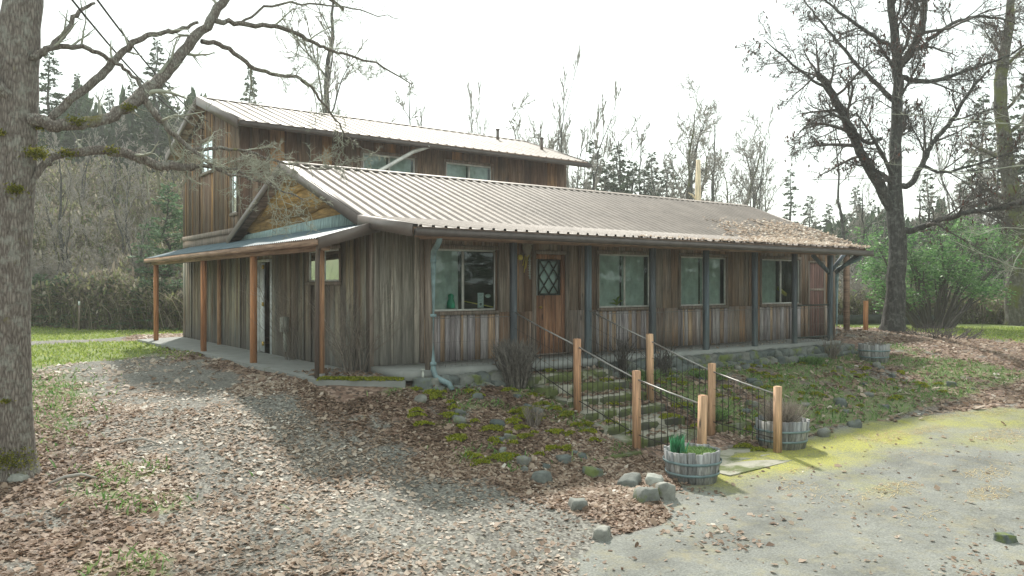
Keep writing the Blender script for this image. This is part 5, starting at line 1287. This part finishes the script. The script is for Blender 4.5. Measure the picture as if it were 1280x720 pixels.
def mk(T, name, wood, tw, fo=None):
    t = bpy.data.objects.new(name, None); C.objects.link(t); T.wood.build('trunk', wood, t, smooth=True)
    if T.tw.n: T.tw.build('crown', tw, t)
    if hasattr(T, 'fo'): T.fo.build('crown', fo, t)
    return t
PR = {
 'bareA': (mk(bare_proto(21, 12, .24, 9, .34, .2, .7, .3), 'bare_tree', M['bark_dark'], M['twig']), 12),
 'bareB': (mk(bare_proto(22, 12, .2, 8, .30, .35, .55, .25, 3), 'bare_tree', M['bark_dark'], M['twig']), 12),
 'bareC': (mk(bare_proto(23, 12, .2, 10, .26, .12, .9, .35, 2), 'bare_tree', M['bark_mossy'], M['twig']), 12),
 'upright': (mk(bare_proto(24, 12, .17, 10, .24, .6, .42, .12, 3, maxl=4), 'bare_tree', M['bark_dark'], M['twig']), 12),
 'slim': (mk(bare_proto(25, 12, .13, 9, .16, .2, .8, .3), 'bare_tree', M['bark_dark'], M['twig']), 12),
 'brush': (mk(bare_proto(26, 4, .05, 9, .42, .12, .9, .05, 6, maxl=3, minr=.010), 'bare_shrub', M['twig'], M['twig']), 4),
 'conA': (mk(conifer_proto(31, 16, .28, .19, 1.3, .05), 'conifer_tree', M['bark_dark'], None, M['needles']), 16),
 'conB': (mk(conifer_proto(32, 16, .26, .15, 1.0, .22, -.05, .34, .3), 'conifer_tree', M['bark_dark'], None, M['needles']), 16),
 'conC': (mk(conifer_proto(33, 8, .12, .26, 1.2, .1, .05, .26, .05), 'conifer_tree', M['bark_dark'], None, M['needles_pale']), 8),
}
used = set(); TR = random.Random(99)
def plant(kind, px, ytop, d, label, cat='tree', group=None, wid=1.0, py=None):
    src, h0 = PR[kind]; p = at(px, 357, d); z = g1(p.x, p.y) - .1; ztop = EYE + (357 - ytop) / 1000 * d; s = max(.25, (ztop - z) / h0)
    if kind in used:
        t = src.copy(); C.objects.link(t)
        for ch in src.children: c = ch.copy(); C.objects.link(c); c.parent = t
    else: t = src; used.add(kind)
    t.location = (p.x, p.y, z); t.rotation_euler = (0, 0, TR.uniform(0, 6.28)); t.scale = (s * wid, s * wid, s)
    tag(t, label, cat, group); return t
LG = 'leafless trees on the wooded bank left of the house'; LL = 'grey leafless tree among others on the wooded bank left of the house'
# left bank
for px, yt, d, k, w in ((52, 150, 40, 'bareC', 1.2), (78, 190, 36, 'bareA', 1), (100, 165, 42, 'bareB', 1.3), (122, 205, 37, 'bareC', 1.2), (142, 160, 45, 'bareA', 1.1), (160, 200, 38, 'bareB', 1.3), (186, 175, 44, 'bareC', 1.1), (214, 165, 47, 'bareA', 1),
                        (30, 190, 36, 'bareB', 1.2), (236, 215, 50, 'bareC', 1), (88, 240, 33.5, 'bareB', 1.2), (140, 255, 34.5, 'bareC', 1.3), (66, 262, 33, 'bareC', 1.2), (176, 265, 34.5, 'bareB', 1.2), (10, 160, 44, 'bareA', 1.2)):
    plant(k, px, yt, d, LL, 'tree', LG, w)
plant('conA', 62, 62, 50, 'tall dark conifer on the bank nearest the left oak trunk', wid=1.0)
plant('conB', 96, 92, 55, 'dark conifer right beside the tallest conifer left of the house')
plant('conA', 137, 112, 64, 'small pointed conifer top seen under the crossing boughs', wid=.9)
plant('conA', 196, 50, 56, 'tall shaggy conifer behind the crossing boughs left of the upper gable', wid=1.0)
plant('conB', 166, 100, 60, 'thin conifer between the small pointed one and the shaggy one')
plant('conB', 222, 128, 58, 'conifer just left of the upper gable peak')
for i, (px, yt, d) in enumerate(((60, 270, 42), (110, 285, 40), (150, 262, 44), (235, 250, 41), (40, 300, 38), (128, 320, 36.5))): plant('conC', px, yt, d, 'light green young pine standing among the leafless trees of the left bank', 'tree', 'young pines on the left bank', 1.1)
plant('conC', 210, 232, 34.5, 'young light green pine beside the left corner of the upper storey', wid=1.25)
plant('conC', 186, 275, 36, 'smaller light green pine left of the young pine by the house corner', wid=1.2)
plant('conA', 313, 86, 62, 'lone conifer top rising behind the upper roof near its left end', wid=.8)
BG = 'low bare brush along the edge of the left bank'
for i in range(26):
    px = -10 + i * 10.0 + TR.uniform(-5, 5); plant('brush', px, TR.uniform(310, 372), TR.uniform(31.5, 36), 'low tangled bare shrub at the foot of the wooded left bank', 'shrub', BG, 1.5)
for i in range(9): plant('conC', 52 + i * 21 + TR.uniform(-6, 6), TR.uniform(370, 384), 31.3 + TR.uniform(-.3, .6), 'low rounded dark green shrub at the foot of the wooded left bank', 'shrub', 'green shrubs along the left bank', 2.2)
# behind the house
plant('bareA', 412, -40, 34, 'large bare tree whose crotch shows just above the upper roof', wid=.9)
plant('slim', 516, 105, 60, 'thin bare tree top right of the large bare tree behind the upper roof')
plant('upright', 562, 132, 66, 'small bare tree top over the middle of the upper roof')
plant('bareB', 620, 150, 66, 'faint bare tree top beside the left roof vent', wid=.8)
plant('upright', 700, 112, 50, 'tall brushy upright bare tree beyond the right end of the upper roof', wid=.9)
plant('bareB', 728, 165, 52, 'shorter bare tree right of the tall brushy upright one', wid=.8)
plant('conA', 742, 178, 58, 'ragged evergreen close right of the upper roof end')
plant('conA', 772, 182, 62, 'dark evergreen in the middle of the clump right of the upper storey', wid=1.1)
plant('conA', 790, 203, 56, 'lower evergreen in the clump right of the upper storey', wid=1.2)
plant('conA', 815, 192, 64, 'evergreen at the right side of the clump behind the lower roof')
plant('slim', 800, 155, 62, 'thin pole-like bare tree sticking up from the evergreen clump')
plant('bareC', 848, 138, 50, 'rounded bare tree standing right of the evergreen clump', wid=1.15)
plant('bareA', 893, 155, 54, 'bare tree behind the broken pale snag', wid=.9)
plant('bareB', 930, 175, 56, 'bare forked tree left of the lower ridge end', wid=.9)
plant('bareC', 962, 185, 60, 'bare tree above the right end of the lower ridge', wid=.8)
for px, yt, d, k, w in ((668, 175, 60, 'bareB', 1.3), (688, 150, 55, 'bareC', 1.3), (716, 140, 54, 'upright', 1.2), (752, 195, 60, 'bareC', 1.4), (778, 178, 66, 'bareA', 1.3), (826, 185, 58, 'bareB', 1.4), (862, 160, 56, 'bareA', 1.3), (880, 190, 60, 'bareC', 1.4), (910, 170, 60, 'bareC', 1.3), (944, 190, 62, 'bareA', 1.2), (835, 205, 64, 'conA', 1.3), (758, 205, 60, 'conA', 1.3), (806, 212, 58, 'conA', 1.3), (900, 215, 66, 'bareB', 1.4)):
    plant(k, px, yt, d, 'soft grey bare tree in the band of woods behind the lower ridge' if k != 'conA' else 'broad evergreen low in the band of woods behind the lower ridge', 'tree', 'bare trees behind the lower ridge' if k != 'conA' else 'evergreens behind the lower ridge', w)
p = at(873, 300, 45); z = g1(p.x, p.y); g = Geo(); g.tube([(p.x, p.y, z - .2), (p.x + .05, p.y, z + 3), (p.x, p.y + .05, z + 6), (p.x, p.y, EYE + .157 * 45)], [.28, .24, .2, .12], 8, .5)
g.tube([(p.x, p.y, z + 6.4), (p.x - .3, p.y + .2, z + 6.9), (p.x - .5, p.y + .3, z + 7.0)], [.07, .05, .02], 6); tag(g.build('dead_snag', M['snag']), 'pale broken dead trunk standing behind the lower roof ridge', 'dead tree')
# right side woods
RL = 'small far conifer seen between the roof end and the big dark tree'; RG = 'far conifers right of the roof end'
for px, yt, d, k in ((988, 212, 75, 'conB'), (1012, 246, 80, 'conA'), (1036, 256, 78, 'conA'), (1070, 234, 82, 'conA'), (1090, 250, 76, 'conB')): plant(k, px, yt, d, RL, 'tree', RG)
plant('slim', 1050, 150, 46, 'slim dark tree rising just left of the big dark tree', wid=1.2)
plant('bareA', 1078, 240, 42, 'bare tree low behind the big dark trunk on its left', wid=1)
plant('bareC', 1020, 262, 48, 'bare tree just above the leaf-covered roof end', wid=1)
RL = 'grey bare tree in the thicket behind the right lawn'; RG = 'bare trees of the thicket behind the right lawn'
for px, yt, d, k, w in ((1062, 275, 42, 'bareC', 1.2), (1095, 258, 44, 'bareB', 1.2), (1150, 240, 45, 'bareA', 1.2), (1185, 225, 43, 'bareC', 1.2), (1215, 180, 46, 'bareB', 1.1), (1245, 205, 42, 'bareA', 1.1), (1275, 150, 44, 'bareC', 1.1), (1310, 170, 42, 'bareB', 1.2), (1130, 285, 41, 'bareC', 1.2), (1230, 265, 40, 'bareB', 1.2)): plant(k, px, yt, d, RL, 'tree', RG, w)
RL = 'evergreen deep in the thicket behind the right lawn'; RG = 'evergreens behind the right lawn'
for px, yt, d, k in ((1105, 262, 60, 'conA'), (1160, 215, 56, 'conB'), (1200, 230, 54, 'conA'), (1228, 120, 52, 'conB'), (1262, 175, 50, 'conA'), (1290, 60, 50, 'conB'), (1320, 100, 52, 'conA')): plant(k, px, yt, d, RL, 'tree', RG)
RG = 'low bare brush behind the right lawn'
for i in range(28): plant('brush', 985 + i * 12 + TR.uniform(-5, 5), TR.uniform(330, 368), TR.uniform(37, 43), 'low tangled bare shrub behind the right lawn', 'shrub', RG, 1.4)
# mossy trunk at the right edge
T = Tree(41); r = T.r; p = at(1270, 392, 36); z = g1(p.x, p.y)
pts = path([Vector((p.x, p.y, z - .2)), at(1271, 340, 36), at(1268, 260, 36), at(1255, 170, 36), at(1250, 100, 36), at(1262, 30, 36), at(1268, -60, 36)], 4, r, .03)
T.limb(pts, lerpr([.55, .43, .38, .3, .27, .2, .08], len(pts)), 0, 12, 3.6, maxl=4, k0=.3, up=.05, minr=.012)
T.done('mossy_tree', 'thick moss-covered bent tree trunk at the right edge of the photo', 'tree', (p.x, p.y, z), M['bark_mossy'], M['twig'])
# pale drooping twigs that enter from the right
T = Tree(43); r = T.r
p = at(1420, 420, 20); z = g1(p.x, p.y); pts = path([Vector((p.x, p.y, z - .2)), at(1420, 300, 20), at(1410, 150, 20), at(1400, 20, 20)], 4, r, .03)
T.limb(pts, lerpr([.25, .2, .15, .08], len(pts)), 0, 5, 2, maxl=3, k0=.5, minr=.008)
for c in ([(1415, 330, 20), (1340, 335, 19), (1280, 338, 18.6), (1240, 322, 18.3), (1188, 300, 18)], [(1415, 250, 20), (1340, 215, 19), (1280, 208, 18.6), (1200, 215, 18.2), (1130, 208, 18)], [(1412, 160, 20), (1340, 158, 19), (1280, 156, 18.6), (1200, 148, 18.2), (1105, 142, 18)], [(1415, 300, 20), (1330, 290, 19), (1260, 285, 18.5), (1215, 296, 18.3)], [(1412, 200, 20), (1340, 250, 19), (1285, 300, 18.7), (1262, 345, 18.5)]):
    pts = path([at(*q) for q in c], 4, r, .015); T.limb(pts, lerpr([.035, .025, .018, .012, .006], len(pts)), 1, 9, 1.1, maxl=3, up=.1, minr=.006, ang=.8, kr=.35)
T.done('leaning_sapling', 'pale thin-branched tree just beyond the right edge, reaching into the picture', 'tree', (p.x, p.y, z), M['twig_lichen'], M['twig_lichen'])

# the big glossy evergreen shrub
t = thing('rhododendron_bush', 'wide glossy green broadleaf shrub on bare crooked stems behind the right lawn', 'shrub', tuple(at(1165, 395, 32)))
c0 = at(1165, 395, 32); zb = g1(c0.x, c0.y); t.location.z = zb
rb = random.Random(6); G = Geo(); Lf = Geo(); rn = np.random.RandomState(6); ends = []
for i in range(48):
    px = rb.uniform(1078, 1262); py = rb.uniform(284, 366) + abs(px - 1165) * .12; e = at(px, py, 32 + rb.uniform(-1.6, 1.6)); s0 = Vector((c0.x + (e.x - c0.x) * .25, c0.y + (e.y - c0.y) * .25, zb - .05)); m = s0.lerp(e, .5) + Vector((0, 0, .35)) + wob(rb, .15)
    pts = path([s0, m, e], 4, rb, .03); G.tube(pts, lerpr([.06, .04, .018], len(pts)), 5, .5, False); ends.append(e)
    for k in range(5):
        q = e + wob(rb, .38); G.tube([pts[-3], q], [.014, .006], 3, .5, False); ends.append(q)
for e in ends:
    n = 46; v = rn.normal(0, 1, (n, 3)); v /= np.linalg.norm(v, axis=1, keepdims=True); v[:, 2] = np.abs(v[:, 2]) * .7 - .15
    P0 = np.array(e)[None] + rn.normal(0, .17, (n, 3)); L = rn.uniform(.10, .21, (n, 1)); sd = np.cross(v, rn.normal(0, 1, (n, 3))); sd /= np.linalg.norm(sd, axis=1, keepdims=True)
    V = np.stack([P0, P0 + v * L * .5 - sd * L * .2, P0 + v * L - np.array([0, 0, .03]), P0 + v * L * .5 + sd * L * .2], 1).reshape(-1, 3); Lf.add(V, np.arange(n * 4).reshape(-1, 4), np.repeat(rn.uniform(0, 1, n), 4))
G.build('stems', M['twig_dark'], t); Lf.build('leaves', M['rhodo'], t)

# undergrowth mass behind the lawns: stems and scraps of leaf nobody could count
G = Geo(); rn = np.random.RandomState(15); rb = random.Random(15)
def thicket(n, px0, px1, d0, d1, hmax):
    for i in range(n):
        px = rb.uniform(px0, px1); d = rb.uniform(d0, d1); p = at(px, 357, d); z = g1(p.x, p.y) - .05; h = hmax * rb.uniform(.25, 1) ; a = rb.uniform(0, 6.28); l = rb.uniform(.1, 1.0) * h
        q1 = Vector((p.x + math.cos(a) * l * .4, p.y + math.sin(a) * l * .4, z + h * .65)); q2 = Vector((p.x + math.cos(a) * l, p.y + math.sin(a) * l, z + h * rb.uniform(.6, 1.0)))
        G.tube([Vector((p.x, p.y, z)), q1, q2], [.022, .016, .006], 3, rb.random(), False)
    m = n * 9; px = rn.uniform(px0, px1, m); d = rn.uniform(d0, d1, m); u = (px - 640) / 1000 * d; X = AX[0] * d + RX[0] * u; Y = AX[1] * d + RX[1] * u
    H = rn.uniform(0, 1, m) ** 1.7 * hmax * .85 * (.5 + vnoise(X, Y, 1.5, 81)); leaf_mesh(G, X, Y, gz(X, Y) + H, rn.uniform(.04, .13, m), rn, 1.1, rn.uniform(0, 1, m))
thicket(7500, -40, 250, 30.6, 37, 1.9); thicket(5500, -40, 250, 37, 50, 2.6); thicket(7000, 970, 1330, 36.8, 44, 1.7); thicket(1500, 640, 1000, 44, 56, 2)
tag(G.build('undergrowth', M['undergrowth']), kind='stuff')
# distant wood that closes the view
G = Geo(); rn = np.random.RandomState(16)
def mass(n, px0, px1, d0, d1, f):
    px = rn.uniform(px0, px1, n); d = rn.uniform(d0, d1, n); u = (px - 640) / 1000 * d; X = AX[0] * d + RX[0] * u; Y = AX[1] * d + RX[1] * u
    top = f(px) * (.75 + .5 * vnoise(px, px * 0, 14, 91)); H = rn.uniform(0, 1, n) * top * d / 1000
    leaf_mesh(G, X, Y, gz(X, Y) + H, rn.uniform(.22, .5, n), rn, 1.5)
mass(16000, -80, 260, 58, 74, lambda p: 110 + 0 * p); mass(16000, 960, 1400, 62, 85, lambda p: 70 + (p - 960) * .16); mass(6000, 640, 980, 66, 90, lambda p: 40 + 0 * p)
tag(G.build('distant_woods', M['needles']), kind='stuff')
# a belt of unseen pines, added so the front windows mirror trees
for i in range(15):
    x, y = 17 + i * 3.6, -13 + (i % 3) * 2.6 + i * .35
    src, h0 = PR['conC']; t = src.copy(); C.objects.link(t)
    for ch in src.children: c = ch.copy(); C.objects.link(c); c.parent = t
    q = TR.uniform(1.3, 1.9); t.location = (x, y, g1(x, y) - .4); t.scale = (q * 1.3, q * 1.3, q); t.rotation_euler = (0, 0, i * 1.7); tag(t, 'unseen young pine added across the road for the front windows to mirror', 'tree', 'unseen pines added across the road')
for i, (x, y, s, k) in enumerate(((-16, 10, 1, 'conA'), (-20, 18, 1, 'conB'), (-22, 25, 1.1, 'conA'), (-18, 33, 1, 'conA'), (-16, 3, .9, 'conB'), (-24, 14, 1.2, 'conA'))):  # unseen evergreens added so the side windows mirror trees, not bright sky
    src, h0 = PR[k]; t = src.copy(); C.objects.link(t)
    for ch in src.children: c = ch.copy(); C.objects.link(c); c.parent = t
    t.location = (x, y, g1(x, y) - .1); t.scale = (s * 1.3, s * 1.3, s * .8); t.rotation_euler = (0, 0, i); tag(t, 'unseen evergreen added beyond the left edge for the side windows to mirror', 'tree', 'unseen evergreens added beyond the left edge')

# ------------------------------------------------------------------ light
sc = bpy.context.scene
w = bpy.data.worlds.new('World'); sc.world = w; w.use_nodes = True; nt = w.node_tree
SD = Vector((.42, .91, 0)).normalized(); EL = R(43); SD = Vector((SD.x * math.cos(EL), SD.y * math.cos(EL), math.sin(EL)))
sky = nt.nodes.new('ShaderNodeTexSky'); sky.sky_type = 'NISHITA'; sky.sun_disc = False; sky.sun_elevation = EL; sky.sun_rotation = math.atan2(SD.x, SD.y)
sky.air_density = 1.2; sky.dust_density = 1.0; sky.ozone_density = 1.0
bg = nt.nodes['Background']; bg.inputs[1].default_value = SKY; 
tcw = nt.nodes.new('ShaderNodeTexCoord'); nzw = nt.nodes.new('ShaderNodeTexNoise'); nzw.inputs['Scale'].default_value = 2.2; nzw.inputs['Detail'].default_value = 5; nt.links.new(tcw.outputs['Generated'], nzw.inputs[0])
rpw = nt.nodes.new('ShaderNodeValToRGB'); rpw.color_ramp.elements[0].position = .3; rpw.color_ramp.elements[0].color = (CL * .88, CL * .955, CL * .88, 1); rpw.color_ramp.elements[1].position = .75; rpw.color_ramp.elements[1].color = (CL * .92, CL * 1.0, CL * .92, 1)
nt.links.new(nzw.outputs[0], rpw.inputs[0])       # a thin, even overcast that veils the blue
mxw = nt.nodes.new('ShaderNodeMix'); mxw.data_type = 'RGBA'; mxw.inputs[0].default_value = .92; nt.links.new(sky.outputs[0], mxw.inputs[6]); nt.links.new(rpw.outputs[0], mxw.inputs[7]); nt.links.new(mxw.outputs[2], bg.inputs[0])
sun = bpy.data.lights.new('sun', 'SUN'); sun.energy = SUN; sun.angle = R(3); sun.color = (1, .95, .86); so = bpy.data.objects.new('sun', sun); C.objects.link(so)
so.rotation_euler = SD.to_track_quat('Z', 'Y').to_euler(); so.location = (10, 30, 30)
if HAZE:
    g = Geo(); g.box(-130, 150, -60, 160, -6, 40); hm = bpy.data.materials.new('haze'); hm.use_nodes = True; n_ = hm.node_tree.nodes; n_.remove(n_['Principled BSDF'])
    pv = n_.new('ShaderNodeVolumePrincipled'); pv.inputs['Color'].default_value = (.93, .96, .95, 1); pv.inputs['Density'].default_value = HAZE; pv.inputs['Anisotropy'].default_value = .35
    hm.node_tree.links.new(pv.outputs[0], n_['Material Output'].inputs['Volume']); tag(g.build('haze', hm), kind='stuff')
vs = sc.view_settings; vs.view_transform = 'Standard'; vs.look = 'None'; vs.exposure = EXPO; vs.gamma = 1; vs.use_curve_mapping = False
cy = sc.cycles; cy.max_bounces = 6; cy.diffuse_bounces = 3; cy.glossy_bounces = 3; cy.transparent_max_bounces = 12; cy.volume_bounces = 1; cy.use_denoising = True; cy.sample_clamp_indirect = 8
